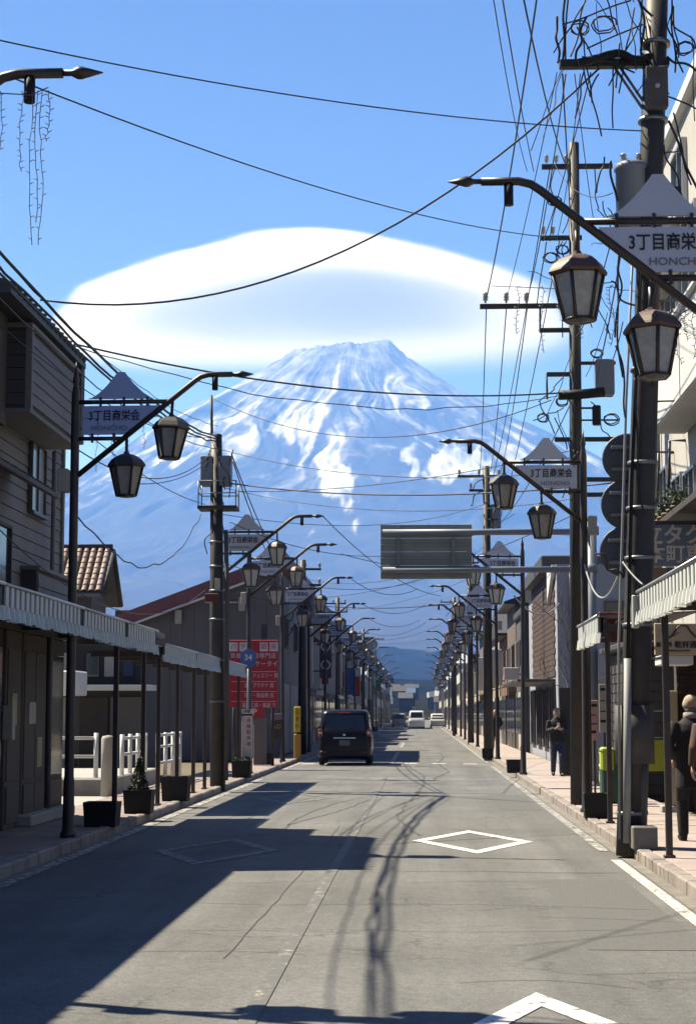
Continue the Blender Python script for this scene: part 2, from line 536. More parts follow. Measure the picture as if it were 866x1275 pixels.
def asphalt():
    m = bpy.data.materials.new('worn_asphalt'); m.use_nodes = True
    nt = m.node_tree; N = nt.nodes; L = nt.links
    b = N['Principled BSDF']; b.inputs['Roughness'].default_value = .88; b.inputs['Specular IOR Level'].default_value = .3
    g = N.new('ShaderNodeNewGeometry'); P = g.outputs['Position']
    def noise(scale, detail=5, rough=.6, st=(1, 1, 1)):
        mp = N.new('ShaderNodeMapping'); mp.inputs['Scale'].default_value = st; L.new(P, mp.inputs[0])
        n = N.new('ShaderNodeTexNoise'); n.inputs['Scale'].default_value = scale; n.inputs['Detail'].default_value = detail; n.inputs['Roughness'].default_value = rough
        L.new(mp.outputs[0], n.inputs['Vector']); return n
    def rng(x, a, b_, c, d):
        n = N.new('ShaderNodeMapRange'); n.inputs['From Min'].default_value = a; n.inputs['From Max'].default_value = b_; n.inputs['To Min'].default_value = c; n.inputs['To Max'].default_value = d
        L.new(x, n.inputs[0]); return n.outputs[0]
    def mul(a, b_):
        n = N.new('ShaderNodeMath'); n.operation = 'MULTIPLY'; L.new(a, n.inputs[0]); L.new(b_, n.inputs[1]); return n.outputs[0]
    patch = rng(noise(.35, 6, .6).outputs['Fac'], .3, .7, .76, 1.18)
    streak = rng(noise(1.2, 5, .6, (1.4, .06, 1)).outputs['Fac'], .3, .7, .78, 1.18)
    grain = rng(noise(70, 3, .8).outputs['Fac'], .3, .7, .58, 1.42)
    grain2 = rng(noise(14, 5, .75).outputs['Fac'], .3, .7, .82, 1.18)
    v = mul(mul(patch, streak), mul(grain, grain2))
    # fine crazing
    wv = noise(1.1, 4, .6)
    sc = N.new('ShaderNodeVectorMath'); sc.operation = 'SCALE'; sc.inputs['Scale'].default_value = 1.6; L.new(wv.outputs['Color'], sc.inputs[0])
    ad = N.new('ShaderNodeVectorMath'); ad.operation = 'ADD'; L.new(P, ad.inputs[0]); L.new(sc.outputs[0], ad.inputs[1])
    def crack(scale, st, w, mn, mx_):
        mp = N.new('ShaderNodeMapping'); mp.inputs['Scale'].default_value = st; L.new(ad.outputs[0], mp.inputs[0])
        vo = N.new('ShaderNodeTexVoronoi'); vo.feature = 'DISTANCE_TO_EDGE'; vo.inputs['Scale'].default_value = scale; L.new(mp.outputs[0], vo.inputs['Vector'])
        line = rng(vo.outputs['Distance'], 0, w, 1, 0)
        gate = rng(noise(.5, 3).outputs['Fac'], mn, mx_, 0, 1)
        return mul(line, gate)
    c = crack(.42, (1, .8, 1), .012, .45, .6)
    c2 = crack(1.6, (1, 1, 1), .02, .56, .68)
    cm = N.new('ShaderNodeMath'); cm.operation = 'MAXIMUM'; L.new(c, cm.inputs[0]); L.new(c2, cm.inputs[1])
    col = N.new('ShaderNodeVectorMath'); col.operation = 'SCALE'; col.inputs[0].default_value = (.117, .116, .114); L.new(v, col.inputs['Scale'])
    mx = N.new('ShaderNodeMix'); mx.data_type = 'RGBA'; L.new(col.outputs[0], mx.inputs['A']); mx.inputs['B'].default_value = (.045, .042, .04, 1)
    k = N.new('ShaderNodeMath'); k.operation = 'MULTIPLY'; k.inputs[1].default_value = .8; L.new(cm.outputs[0], k.inputs[0]); L.new(k.outputs[0], mx.inputs['Factor'])
    L.new(mx.outputs['Result'], b.inputs['Base Color'])
    bp = N.new('ShaderNodeBump'); bp.inputs['Strength'].default_value = .35; bp.inputs['Distance'].default_value = .01
    L.new(noise(110, 2, .7).outputs['Fac'], bp.inputs['Height']); L.new(bp.outputs[0], b.inputs['Normal'])
    return m
M_asph = asphalt()
mb = MB(); NY = 140
ys = [-25 + (YE + 25) * (i / NY) ** 1.6 for i in range(NY + 1)]
xs = [KL - .05, -2.5, -.92, .7, KR + .05]
vv = [(x, y, .022 * (1 - ((x + .9) / 3.3) ** 2)) for y in ys for x in xs]
ff = [(j*5+i, j*5+i+1, (j+1)*5+i+1, (j+1)*5+i) for j in range(NY) for i in range(4)]
mb.add(vv, ff, True)
road = mb.build('road', M_asph); road['kind'] = 'structure'
def rz_at(x):
    xs_ = xs; zz = [.022 * (1 - ((x_ + .9) / 3.3) ** 2) for x_ in xs]
    return float(np.interp(x, xs_, zz))

def paint_mat(name, col, wear):
    m = bpy.data.materials.new(name); m.use_nodes = True
    nt = m.node_tree; N = nt.nodes; L = nt.links; b = N['Principled BSDF']; b.inputs['Roughness'].default_value = .75
    g = N.new('ShaderNodeNewGeometry')
    n = N.new('ShaderNodeTexNoise'); n.inputs['Scale'].default_value = 9; n.inputs['Detail'].default_value = 8; n.inputs['Roughness'].default_value = .75; L.new(g.outputs['Position'], n.inputs['Vector'])
    r = N.new('ShaderNodeMapRange'); r.inputs['From Min'].default_value = wear; r.inputs['From Max'].default_value = wear + .12; L.new(n.outputs['Fac'], r.inputs[0])
    n2 = N.new('ShaderNodeTexNoise'); n2.inputs['Scale'].default_value = 60; n2.inputs['Detail'].default_value = 4; L.new(g.outputs['Position'], n2.inputs['Vector'])
    r2 = N.new('ShaderNodeMapRange'); r2.inputs['To Min'].default_value = .8; r2.inputs['To Max'].default_value = 1.1; L.new(n2.outputs['Fac'], r2.inputs[0])
    mx = N.new('ShaderNodeMix'); mx.data_type = 'RGBA'; mx.inputs['A'].default_value = (.093, .092, .090, 1); mx.inputs['B'].default_value = (*col, 1)
    L.new(r.outputs[0], mx.inputs['Factor'])
    s = N.new('ShaderNodeVectorMath'); s.operation = 'SCALE'; L.new(mx.outputs['Result'], s.inputs[0]); L.new(r2.outputs[0], s.inputs['Scale'])
    L.new(s.outputs[0], b.inputs['Base Color'])
    return m
M_paint = paint_mat('white_road_paint', (.60, .59, .57), .36)
M_paint_edge = paint_mat('scuffed_road_paint', (.55, .53, .49), .40)
M_paint_worn = paint_mat('worn_road_paint', (.50, .48, .44), .47)
M_paint_faint = paint_mat('nearly_gone_road_paint', (.48, .46, .43), .53)
M_paint_faded = paint_mat('faded_road_paint', (.42, .37, .27), .56)
def strip(pts, w, name, m, z=.006, parent=road):
    """a painted line along a polyline on the road, mitred"""
    P2 = [Vector((p[0], p[1])) for p in pts]; v = []; f = []
    n = len(P2); closed = (P2[0] - P2[-1]).length < 1e-6
    for i, p in enumerate(P2):
        if closed:
            a = P2[(i-1) % (n-1)] if i else P2[-2]; b_ = P2[(i+1) % (n-1)] if i < n-1 else P2[1]
        else:
            a = P2[max(0, i-1)]; b_ = P2[min(n-1, i+1)]
        d1 = (p - a).normalized() if (p - a).length > 1e-6 else (b_ - p).normalized()
        d2 = (b_ - p).normalized() if (b_ - p).length > 1e-6 else d1
        n1 = Vector((-d1.y, d1.x)); n2 = Vector((-d2.y, d2.x)); mt = (n1 + n2).normalized()
        k = (w / 2) / max(.35, mt.dot(n1))
        for s_ in (1, -1):
            q = p + mt * k * s_
            v.append((q.x, q.y, rz_at(q.x) + z))
    for i in range(n - 1):
        f.append((2*i, 2*i+1, 2*i+3, 2*i+2))
    o = MB().add(v, f).build(name, m, parent)
    return o
def long_line(x, y0, y1, w, m, wob=0):
    n = int((y1 - y0) / 2)
    return strip([(x, y0 + (y1 - y0) * i / n) for i in range(n + 1)], w, 'edge_line', m)
long_line(-4.03, 2, 45, .14, M_paint_worn)
long_line(-4.03, 52, 220, .14, M_paint_worn)
long_line(2.17, 2, 20.3, .12, M_paint_edge)
long_line(2.17, 21.6, 56, .13, M_paint_worn)
long_line(2.17, 59, 220, .13, M_paint_worn)
o = long_line(-.93, 2, 46, .10, M_paint_faded); o.name = 'centre_line'
def diamond(cx, cy, hw, hl, w, m):
    strip([(cx, cy - hl), (cx + hw, cy), (cx, cy + hl), (cx - hw, cy), (cx, cy - hl)], w, 'diamond_marking', m)
diamond(.66, 8.55, .68, 1.85, .17, M_paint)
diamond(.64, 23.0, .68, 1.8, .17, M_paint)
diamond(-2.45, 21.3, .68, 1.8, .16, M_paint_faint)
diamond(-2.45, 34.4, .68, 1.9, .16, M_paint_faint)
for x in (-3.7, -2.85, -.38, .55, 1.55):
    strip([(x - .22, 57.8), (x + .22, 57.8)], .5, 'crossing_dash', M_paint)
strip([(-1.0, 61), (-1.0, 75)], .15, 'centre_dash', M_paint_worn)
strip([(-1.0, 84), (-1.0, 98)], .15, 'centre_dash', M_paint_worn)

# repair patches
for k, (x0, x1, y0, y1, c) in enumerate(((1.15, 2.02, 12.6, 17.9, .090), (-3.9, -3.0, 25.0, 33.0, .11), (1.3, 2.05, 30.5, 36.2, .085), (-.7, .5, 41.5, 43.0, .088), (-3.2, -1.6, 47.0, 50.0, .09))):
    pm_ = mat('patch_asphalt', (c/.86, c/.86*.99, c/.86*.975), .9, var=.28, vscale=45, bump=.3, bscale=90, coords='World')
    MB().add([(x0, y0, rz_at(x0) + .003), (x1, y0 + .05, rz_at(x1) + .003), (x1 - .03, y1, rz_at(x1) + .003), (x0 + .02, y1 - .04, rz_at(x0) + .003)], [(0, 1, 2, 3)]).build('asphalt_patch', pm_, road)
# tar-filled cracks
M_tar = mat('tar_seam', (.055, .053, .051), .8, var=.3, vscale=4)
random.seed(11)
def seam(pts, w, wig=.035, name='tar_seam'):
    out = []
    for (a, b_) in zip(pts, pts[1:]):
        d = math.hypot(b_[0]-a[0], b_[1]-a[1]); n = max(2, int(d / .30))
        for i in range(n):
            t = i / n
            out.append((a[0] + (b_[0]-a[0])*t + random.gauss(0, wig), a[1] + (b_[1]-a[1])*t + random.gauss(0, wig)))
    out.append(pts[-1])
    for i in range(1, len(out) - 1): out[i] = ((out[i-1][0] + 2*out[i][0] + out[i+1][0]) / 4, (out[i-1][1] + 2*out[i][1] + out[i+1][1]) / 4)
    strip(out, w * .75, name, M_tar, .004)
for pts, w in (([(-2.6, 15.6), (-1.2, 15.3), (.3, 15.5), (1.9, 15.2)], .018), ([(-2.4, 12.3), (-1.3, 12.4), (-.8, 12.2)], .016), ([(-3.2, 17.8), (-1.9, 17.2), (-1.0, 17.5)], .02),
               ([(-.9, 13.6), (.4, 13.5), (1.7, 13.8)], .014), ([(0.9, 14.6), (2.1, 14.3)], .014), ([(-2.2, 19.2), (-.6, 19.0)], .018), ([(-2.0, 26.2), (-1.5, 29), (-1.0, 33.5), (-.9, 38)], .035),
               ([(-.25, 33), (.02, 40), (.05, 47), (-.35, 53), (-.5, 58), (-.1, 66), (-.3, 76)], .07), ([(.25, 44), (.75, 50), (.5, 58), (.8, 66), (.7, 75)], .06), ([(-3.9, 41), (-1, 40.6), (2.2, 40.9)], .05),
               ([(-3.6, 46), (0, 46.4), (2.2, 46)], .05), ([(-4, 36.8), (-1.2, 36.4), (1.3, 36.6)], .04), ([(-1.6, 27), (-.3, 26.5), (1.2, 26.8)], .02), ([(-.05, 24), (-.4, 28), (-.3, 33)], .05),
               ([(-1.32, 12), (-1.27, 16), (-1.22, 20), (-1.2, 26)], .012), ([(.5, 18.7), (1.4, 18.5), (2.1, 18.8)], .016), ([(1.0, 11.4), (1.9, 11.6)], .012)):
    seam(pts, w, .008 if pts[0] == (-1.32, 12) else .03)

for k in range(16):
    y_ = 9.5 + k * 1.9 + random.uniform(-.5, .5); xa_ = random.uniform(-3.5, 1.0); ln_ = random.uniform(.6, 2.2)
    seam([(xa_, y_), (xa_ + ln_ * .5, y_ + random.uniform(-.25, .25)), (min(2.0, xa_ + ln_), y_ + random.uniform(-.3, .3))], random.uniform(.008, .018), .03)
# ---- pavements and kerb stones
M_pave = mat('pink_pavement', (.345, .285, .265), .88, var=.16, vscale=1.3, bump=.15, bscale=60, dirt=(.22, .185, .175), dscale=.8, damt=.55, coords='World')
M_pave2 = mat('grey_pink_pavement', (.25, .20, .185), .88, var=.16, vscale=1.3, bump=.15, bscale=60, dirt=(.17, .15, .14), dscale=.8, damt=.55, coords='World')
M_kerb = mat('kerb_concrete', (.27, .235, .215), .9, var=.28, vscale=2.5, bump=.3, bscale=50, dirt=(.10, .09, .085), dscale=2.2, damt=.7, coords='World')
M_gutter = mat('gutter_concrete', (.20, .185, .165), .9, var=.3, vscale=3, bump=.3, bscale=60, dirt=(.09, .08, .07), dscale=2.0, damt=.8, coords='World')
M_joint = mat('pavement_joint', (.20, .165, .155), .95)
def pavement(x0, x1, kerb_x, m, name):
    s = 1 if x1 > kerb_x + .01 else -1
    p = empty(name); p['kind'] = 'structure'
    xa, xb = (kerb_x + .16, x1) if s > 0 else (x0, kerb_x - .16)
    # slabs as pieces near the camera, one sheet beyond
    me = MB().bbox(0, (xb - xa) / 2 - .012, 0, .888, -.14, 0, .008).mesh('slab')
    me.materials.append(m)
    base = MB().box(xa, xb, -20, YE, -.03, SZ - .012).build('bedding', M_joint, p)
    y = 6.0
    while y < 44:
        for c in range(2):
            put('slab', me, None, p, (xa + c * (xb - xa) / 2 + .006, y, SZ + random.uniform(-.003, .003)))
        y += .9
    MB().box(xa + .004, xb - .004, y, YE, -.01, SZ).build('pavement_sheet', m, p)
    MB().box(xa + .004, xb - .004, -20, 5.99, -.01, SZ).build('pavement_sheet', m, p)
    ke = MB().bbox(0, .15, 0, .59, -.15, 0, .018).mesh('kerb_stone'); ke.materials.append(M_kerb)
    gu = MB().bbox(0, .20, 0, .59, -.1, 0, .006).mesh('gutter_block'); gu.materials.append(M_gutter)
    y = 5.0
    while y < 60:
        put('kerb_stone', ke, None, p, (kerb_x if s > 0 else kerb_x - .15, y, SZ + .01 + random.uniform(-.006, .006)), (0, random.uniform(-.02, .02), random.uniform(-.01, .01)))
        y += .605
    MB().box(min(kerb_x, kerb_x + .15 * s), max(kerb_x, kerb_x + .15 * s), y, YE, -.05, SZ + .01).build('kerb_run', M_kerb, p)
    return p
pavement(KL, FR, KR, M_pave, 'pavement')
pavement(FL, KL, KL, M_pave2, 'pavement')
# gravelly gutter strip along the right kerb
gs = strip([(KR - .07, 4 + i * 2) for i in range(60)], .13, 'gutter_strip', M_gutter, .003)
gs2 = strip([(KL + .05, 4 + i * 2) for i in range(60)], .09, 'gutter_strip', M_gutter, .003)
# ================================================================ street lamps with hanging lanterns
M_iron = mat('brown_painted_iron', (.030, .022, .020), .45, var=.35, vscale=6, dirt=(.075, .045, .03), dscale=5, damt=.5)
M_cap = mat('rusty_lantern_cap', (.105, .058, .042), .55, var=.4, vscale=9, dirt=(.05, .03, .025), dscale=6, damt=.8)
M_pane = mat('frosted_lantern_pane', (.40, .41, .39), .4, var=.25, vscale=5, dirt=(.18, .165, .14), dscale=4, damt=.7)
M_panel = mat('pale_sign_panel', (.50, .56, .68), .5, var=.06, vscale=4, dirt=(.36, .40, .50), dscale=2, damt=.4)
M_panel_blue = mat('slate_blue_sign_panel', (.33, .44, .74), .5, var=.06, vscale=4, dirt=(.18, .23, .38), dscale=2, damt=.4)
M_ink = mat('navy_lettering', (.010, .011, .018), .5)
M_outline = mat('grey_outline_lettering', (.16, .17, .21), .5)
M_box = mat('cream_switch_box', (.38, .36, .31), .6, var=.1)
M_black = mat('black_plastic', (.009, .009, .010), .6, var=.3, vscale=5, spec=.3)

def hexa(r, k): 
    a = math.pi / 3 * k
    return (r * math.cos(a), r * math.sin(a))
_lan = {}
def lantern_meshes():
    if _lan: return _lan
    rt, rb, zt, zb = .212, .125, -.19, -.58
    # cap: shallow hexagonal dome with overhanging rim
    c = MB(); c.lathe([(.235, -.215), (.245, -.195), (.235, -.175), (.20, -.125), (.15, -.085), (.085, -.055), (.04, -.05), (.035, -.02), (.0, -.01)], 6, smooth=False)
    _lan['cap'] = c.mesh('cap')
    fr = MB()
    for k in range(6):
        x0, y0 = hexa(rt, k); x1, y1 = hexa(rb, k)
        fr.tube([(x0, y0, zt - .01), (x1, y1, zb)], .016, 5)
    for k in range(6):
        for r_, z_ in ((rb, zb), (rt, zt - .015)):
            x0, y0 = hexa(r_, k); x1, y1 = hexa(r_, k + 1)
            fr.tube([(x0, y0, z_), (x1, y1, z_)], .016, 5)
    fr.lathe([(.0, zb - .03), (.05, zb - .025), (rb, zb - .005), (rb, zb + .012)], 6, smooth=False)
    _lan['frame'] = fr.mesh('frame')
    pn = MB()
    x0, y0 = hexa(rt - .012, 0); x1, y1 = hexa(rt - .012, 1); x2, y2 = hexa(rb - .006, 1); x3, y3 = hexa(rb - .006, 0)
    q = [Vector((x0, y0, zt - .02)), Vector((x1, y1, zt - .02)), Vector((x2, y2, zb + .012)), Vector((x3, y3, zb + .012))]
    n = (q[1] - q[0]).cross(q[3] - q[0]).normalized()
    if n.x < 0: n = -n
    pn.add(q + [p - n * .008 for p in q], [(0, 1, 2, 3), (7, 6, 5, 4), (0, 4, 5, 1), (1, 5, 6, 2), (2, 6, 7, 3), (3, 7, 4, 0)])
    _lan['pane'] = pn.mesh('pane')
    for k, m_ in (('cap', M_cap), ('frame', M_iron), ('pane', M_pane)):
        _lan[k].materials.append(m_)
    return _lan

def lantern(parent, x, ztop, detail=2, rot=.26):
    """lantern hanging on a rod from (x, ztop)"""
    Lm = lantern_meshes()
    l = MB().tube([(0, 0, 0), (0, 0, -.2)], .02, 6).build('lantern', M_iron, parent, (x, 0, ztop + .0))
    l.location.z = ztop
    l.rotation_euler = (0, 0, rot)
    z = -.17
    put('cap', Lm['cap'], None, l, (0, 0, z + .02))
    put('frame', Lm['frame'], None, l, (0, 0, z + .02))
    for k in range(6):
        put('pane', Lm['pane'], None, l, (0, 0, z + .02), (0, 0, math.pi / 3 * k))
    return l

def fuji_outline(w, h):
    """concave mountain silhouette with a flat top"""
    pts = []
    for i in range(9):
        t = i / 8; pts.append((-w/2 + (w/2 - w*.055) * t, h * (t ** 1.55)))
    right = [(-x, z) for x, z in reversed(pts)]
    return pts + right

def make_lamp(s, panel):
    """s = +1: arm reaches towards +x (stands on the left kerb)"""
    L_ = empty('street_lamp')
    p = MB()
    p.lathe([(.10, 0), (.10, .05), (.075, .09), (.068, .7), (.06, .75), (.055, 5.55), (.045, 5.62), (.03, 5.7), (.045, 5.75), (.02, 5.85), (.004, 5.98)], 12)
    p.build('post', M_iron, L_)
    a = MB()
    a.tube([(s*.04, 0, 4.52), (s*1.52, 0, 5.72), (s*1.60, 0, 5.775), (s*1.70, 0, 5.80), (s*2.0, 0, 5.80)], .036, 8)
    a.build('arm', M_iron, L_)
    MB().lathe([(.022, 0), (.022, .06), (.045, .10), (.045, .13), (.004, .27)], 8).build('finial', M_iron, L_, (s*2.0, 0, 5.80)).rotation_euler = (0, s*math.pi/2, 0)
    MB().tube([(s*1.78, 0, 5.78), (s*1.78, 0, 5.60)], .038, 8).build('spot_lamp', M_black, L_)
    MB().tube([(0, 0, 5.46), (s*1.24, 0, 5.46)], .030, 6).build('cross_bar', M_iron, L_)
    MB().tube([(0, 0, 4.99), (s*.66, 0, 4.99)], .028, 6).build('cross_bar', M_iron, L_)
    # mountain emblem above the bar
    fo = fuji_outline(.84, .345)
    MB().prism([(s*.58 + x, 5.50 + z) for x, z in fo], -.012, .012).build('mountain_panel', panel, L_)
    sp = MB().prism([(s*.10, 5.04), (s*.62, 5.04), (s*1.06, 5.395), (s*1.06, 5.41), (s*.10, 5.41)] if s > 0 else [(-.10, 5.41), (-1.06, 5.41), (-1.06, 5.395), (-.62, 5.04), (-.10, 5.04)], -.012, .012).build('sign_panel', panel, L_)
    lettering('3丁目商栄会', .150, M_ink, sp, (s*.50, -.017, 5.275), bold=.0016, sx=.80)
    lettering('HONCHO', .088, M_outline, sp, (s*.44, -.017, 5.12), sx=1.15)
    lettering('3丁目商栄会', .150, M_ink, sp, (s*.50, .017, 5.275), (math.pi/2, 0, math.pi), bold=.0016, sx=.80)
    for x, z in ((.32, 5.46), (.62, 5.46), (.92, 5.46), (.22, 4.995), (.5, 4.995)):
        MB().box(s*x - .014, s*x + .014, -.022, .022, z - .055, z + .06).build('bracket', M_iron, L_)
    lantern(L_, s*.66, 4.99)
    lantern(L_, s*1.24, 5.46)
    MB().bbox(-s*.20, -s*.065, -.09, .05, 4.30, 4.60, .01).build('switch_box', M_box, L_)
    return L_

lampL = make_lamp(1, M_panel_blue)
lampR = make_lamp(-1, M_panel)
def variants(me, mats):
    out = []
    for m_ in mats:
        c_ = me.copy(); c_.materials.clear(); c_.materials.append(m_); out.append(c_)
    return out
PANE_VAR = variants(_lan['pane'], (mat('dusty_lantern_pane', (.30, .30, .27), .5, var=.35, vscale=6, dirt=(.13, .12, .10), dscale=5, damt=.8), mat('clear_lantern_pane', (.50, .52, .52), .25, var=.2, vscale=4, dirt=(.25, .24, .21), dscale=3, damt=.6)))
CAP_VAR = variants(_lan['cap'], (mat('black_lantern_cap', (.035, .028, .026), .5, var=.3, vscale=9), mat('brown_lantern_cap', (.075, .048, .038), .5, var=.4, vscale=9, dirt=(.14, .07, .045), dscale=7, damt=.7)))
XL, XR = -4.37, 2.50
ORD = ['nearest', 'second', 'third', 'fourth', 'fifth', 'sixth', 'seventh', 'eighth', 'ninth', 'tenth', 'eleventh', 'twelfth', 'thirteenth', 'fourteenth', 'fifteenth', 'sixteenth']
LEFT_LAMPS = [11.22, 22.0, 38.3, 45.0, 56.0, 69.5, 80, 91, 103, 116, 131, 148, 168, 190]
RIGHT_LAMPS = [13.9, 27.7, 44.6, 59.5, 70.0, 81.0, 93.0, 103, 116, 131, 148, 168, 190]
LAMP_LABEL = {
 ('L', 0): 'iron street lamp arm with pointed tip reaching in at the top left corner',
 ('L', 1): 'dark street lamp with slate blue mountain sign and two lanterns beside the balcony house',
 ('L', 2): 'dark street lamp with pale sign just behind the transformer pole on the left kerb',
 ('R', 0): 'closest street lamp on the right, large sign cut by the picture edge',
 ('R', 1): 'dark street lamp with mountain sign and two lanterns left of the second pole',
 ('R', 2): 'street lamp behind the big traffic sign arm on the right kerb',
}
def detail_copy(proto, far):
    return copy_tree(proto, None, () if not far else ('bracket', 'switch_box', 'pane.x'))
for side, proto, X, Ds in (('L', lampL, XL, LEFT_LAMPS), ('R', lampR, XR, RIGHT_LAMPS)):
    for i, d in enumerate(Ds):
        c = copy_tree(proto, None, () if d < 75 else ('bracket', 'switch_box', 'spot_lamp'))
        c.name = 'street_lamp'
        c.location = (X + random.uniform(-.03, .03) + (.05 if d < 11.5 else 0), d, SZ - (.05 if side == 'L' and i == 0 else 0))
        c.rotation_euler = (random.uniform(-.008, .008), random.uniform(-.008, .008), random.uniform(-.03, .03))
        c['label'] = LAMP_LABEL.get((side, i), f"{ORD[i]} lantern street lamp from the camera along the {'left' if side == 'L' else 'right'} kerb")
        c['category'] = 'street lamp'
        c['group'] = 'lantern street lamps along the street'
        if side == 'R' and i == 0:
            for ch in c.children:
                if ch.name.startswith('lantern'): ch.location.z -= .075
        for ch in c.children:
            if ch.name.startswith('lantern') and i % 3:
                for g in ch.children:
                    if g.name.startswith('pane'): g.data = PANE_VAR[i % 3 - 1]
                    if g.name.startswith('cap'): g.data = CAP_VAR[i % 3 - 1]
            if ch.name.startswith('lantern'): ch.rotation_euler = (random.uniform(-.05, .05), random.uniform(-.05, .05), random.uniform(0, 1.05))
        if side == 'L' and i != 1:
            for ch in c.children:
                if ch.name.split('.')[0] in ('mountain_panel', 'sign_panel'):
                    ch.data = ch.data.copy(); ch.data.materials.clear(); ch.data.materials.append(M_panel)
def kill(o):
    for ch in list(o.children): kill(ch)
    bpy.data.objects.remove(o)
kill(lampL); kill(lampR)
# ================================================================ utility poles, traffic sign gantry and overhead cables
M_pole = mat('weathered_pole_concrete', (.085, .080, .078), .8, var=.3, vscale=3, bump=.2, bscale=30, dirt=(.035, .033, .033), dscale=1.5, damt=.8)
M_pole_dk = mat('dark_steel_pole', (.027, .025, .026), .6, var=.35, vscale=4, dirt=(.07, .05, .04), dscale=3, damt=.5)
M_steel = mat('galvanised_steel', (.22, .235, .25), .45, .6, var=.2, vscale=6, dirt=(.12, .12, .12), dscale=3, damt=.5)
M_greyblue = mat('greyblue_painted_metal', (.17, .20, .25), .5, var=.15, vscale=4, dirt=(.10, .10, .11), dscale=2, damt=.5)
M_conduit = mat('grey_conduit', (.26, .27, .28), .6, var=.15, vscale=4)
M_cable = mat('black_cable', (.014, .014, .016), .6)
M_ceramic = mat('ceramic_insulator', (.45, .44, .42), .25, var=.1)
M_signback = mat('sign_back_grey', (.085, .088, .092), .55, var=.2, vscale=3, dirt=(.05, .05, .05), dscale=2, damt=.5)
M_greenback = mat('green_grey_sign_back', (.23, .26, .25), .6, .1, var=.15, vscale=1.5, dirt=(.16, .185, .18), dscale=1.2, damt=.5)

def lerp(a, b, t): return a + (b - a) * t
def arc(p0, p1, sag, n=22):
    p0, p1 = Vector(p0), Vector(p1); out = []
    for i in range(n + 1):
        t = i / n; p = lerp(p0, p1, t); p.z -= sag * 4 * t * (1 - t); out.append(p)
    return out
def cable(p0, p1, sag, r, label, n=22, kink=0.0, extra=None):
    pts = arc(p0, p1, sag, n)
    if kink:
        for p in pts[1:-1]: p.x += random.gauss(0, kink); p.z += random.gauss(0, kink)
    o = MB().tube(pts, r * .66, 5, True).build('overhead_cable', M_cable)
    tag(o, label, 'cable', 'overhead cables strung over the street')
    return o
def poly_cable(pts, r, label):
    o = MB().tube(smooth_path(pts), r, 5, True).build('overhead_cable', M_cable)
    return tag(o, label, 'cable', 'overhead cables strung over the street')
def smooth_path(pts, n=8):
    pts = [Vector(p) for p in pts]; out = []
    for i in range(len(pts) - 1):
        p0, p1, p2, p3 = pts[max(0, i-1)], pts[i], pts[i+1], pts[min(len(pts)-1, i+2)]
        for k in range(n):
            t = k / n
            out.append(.5 * ((2*p1) + (p2-p0)*t + (2*p0-5*p1+4*p2-p3)*t*t + (3*p1-p0-3*p2+p3)*t**3))
    out.append(pts[-1]); return out
def coil(parent, c, r, turns, axis='y', wire=.012, name='cable_coil', seed=0):
    rnd = random.Random(seed); pts = []
    for i in range(turns * 12 + 1):
        a = 2*math.pi*i/12; q = r * (1 + .18*math.sin(i*.37 + seed) + rnd.uniform(-.04, .04))
        dx, dz, dy = q*math.cos(a), q*.75*math.sin(a), rnd.uniform(-.03, .03) + .01*i/12
        pts.append((c[0]+dx, c[1]+dy, c[2]+dz) if axis == 'y' else (c[0]+dy, c[1]+dx, c[2]+dz))
    return MB().tube(pts, wire, 5).build(name, M_cable, parent)
def wild(parent, a, b, amp, wire=.010, seed=0, name='loose_cable'):
    rnd = random.Random(seed); a, b = Vector(a), Vector(b)
    pts = [a] + [lerp(a, b, t) + Vector((rnd.uniform(-amp, amp), rnd.uniform(-amp, amp)*.4, rnd.uniform(-amp, amp))) for t in (.25, .5, .75)] + [b]
    return MB().tube(smooth_path(pts, 6), wire, 5).build(name, M_cable, parent)
def insulator(parent, p, s=1.0):
    i = MB().lathe([(.02*s, 0), (.02*s, .04*s), (.055*s, .05*s), (.03*s, .08*s), (.06*s, .10*s), (.03*s, .13*s), (.055*s, .15*s), (.02*s, .19*s)], 10).build('insulator', M_ceramic, parent)
    i.location = p; return i
def rel(o, p): return Vector(p) - o.location

# ---- the big leaning pole on the right
D1 = 20.7
pb = at(785, 1052, D1); pt_ = at(819, -70, D1)
P1 = empty('utility_pole', (pb.x, D1, SZ - .1), 0, 'thick dark leaning utility pole crowded with cables beside the right pavement', 'utility pole')
def q1(px, py, d=D1): return rel(P1, at(px, py, d))
axis0, axis1 = q1(785, 1052), q1(819, -70)
axis0.z = 0
MB().tube([lerp(axis0, axis1, t) for t in (0, .25, .5, .75, 1)], [.175, .165, .155, .145, .135], 18).build('pole', M_pole_dk, P1)
def ax1(py):
    t = (1052 - py) / 1122; return lerp(axis0, axis1, t)
for py in (60, 158, 330, 470, 585, 640, 700, 780, 935, 1002):
    c = ax1(py); MB().tube([c - Vector((0, 0, .022)), c + Vector((0, 0, .022))], .182, 18).build('band', M_steel, P1)
# risers and the grey-blue cable cover
MB().tube([q1(813, 455, D1 - .03), q1(807, 620, D1 - .03), q1(798, 790, D1 - .03), q1(793, 850, D1 - .03)], .052, 10).build('cable_cover', M_greyblue, P1)
MB().tube([q1(790, 250, D1 - .16), q1(779, 500, D1 - .16), q1(775, 640, D1 - .16), q1(770, 800, D1 - .16), q1(771, 1045, D1 - .16)], .016, 7).build('riser_pipe', M_conduit, P1)
MB().tube([q1(800, 260, D1 - .17), q1(786, 600, D1 - .17), q1(776, 1046, D1 - .18)], .022, 7).build('riser_pipe', M_black, P1)
MB().tube([q1(781, 820, D1 - .21), q1(780, 1050, D1 - .21)], .045, 8).build('riser_pipe', M_conduit, P1)
MB().tube([q1(800, 940, D1 - .1), q1(797, 1046, D1 - .1)], .06, 8).build('riser_pipe', M_pole, P1)
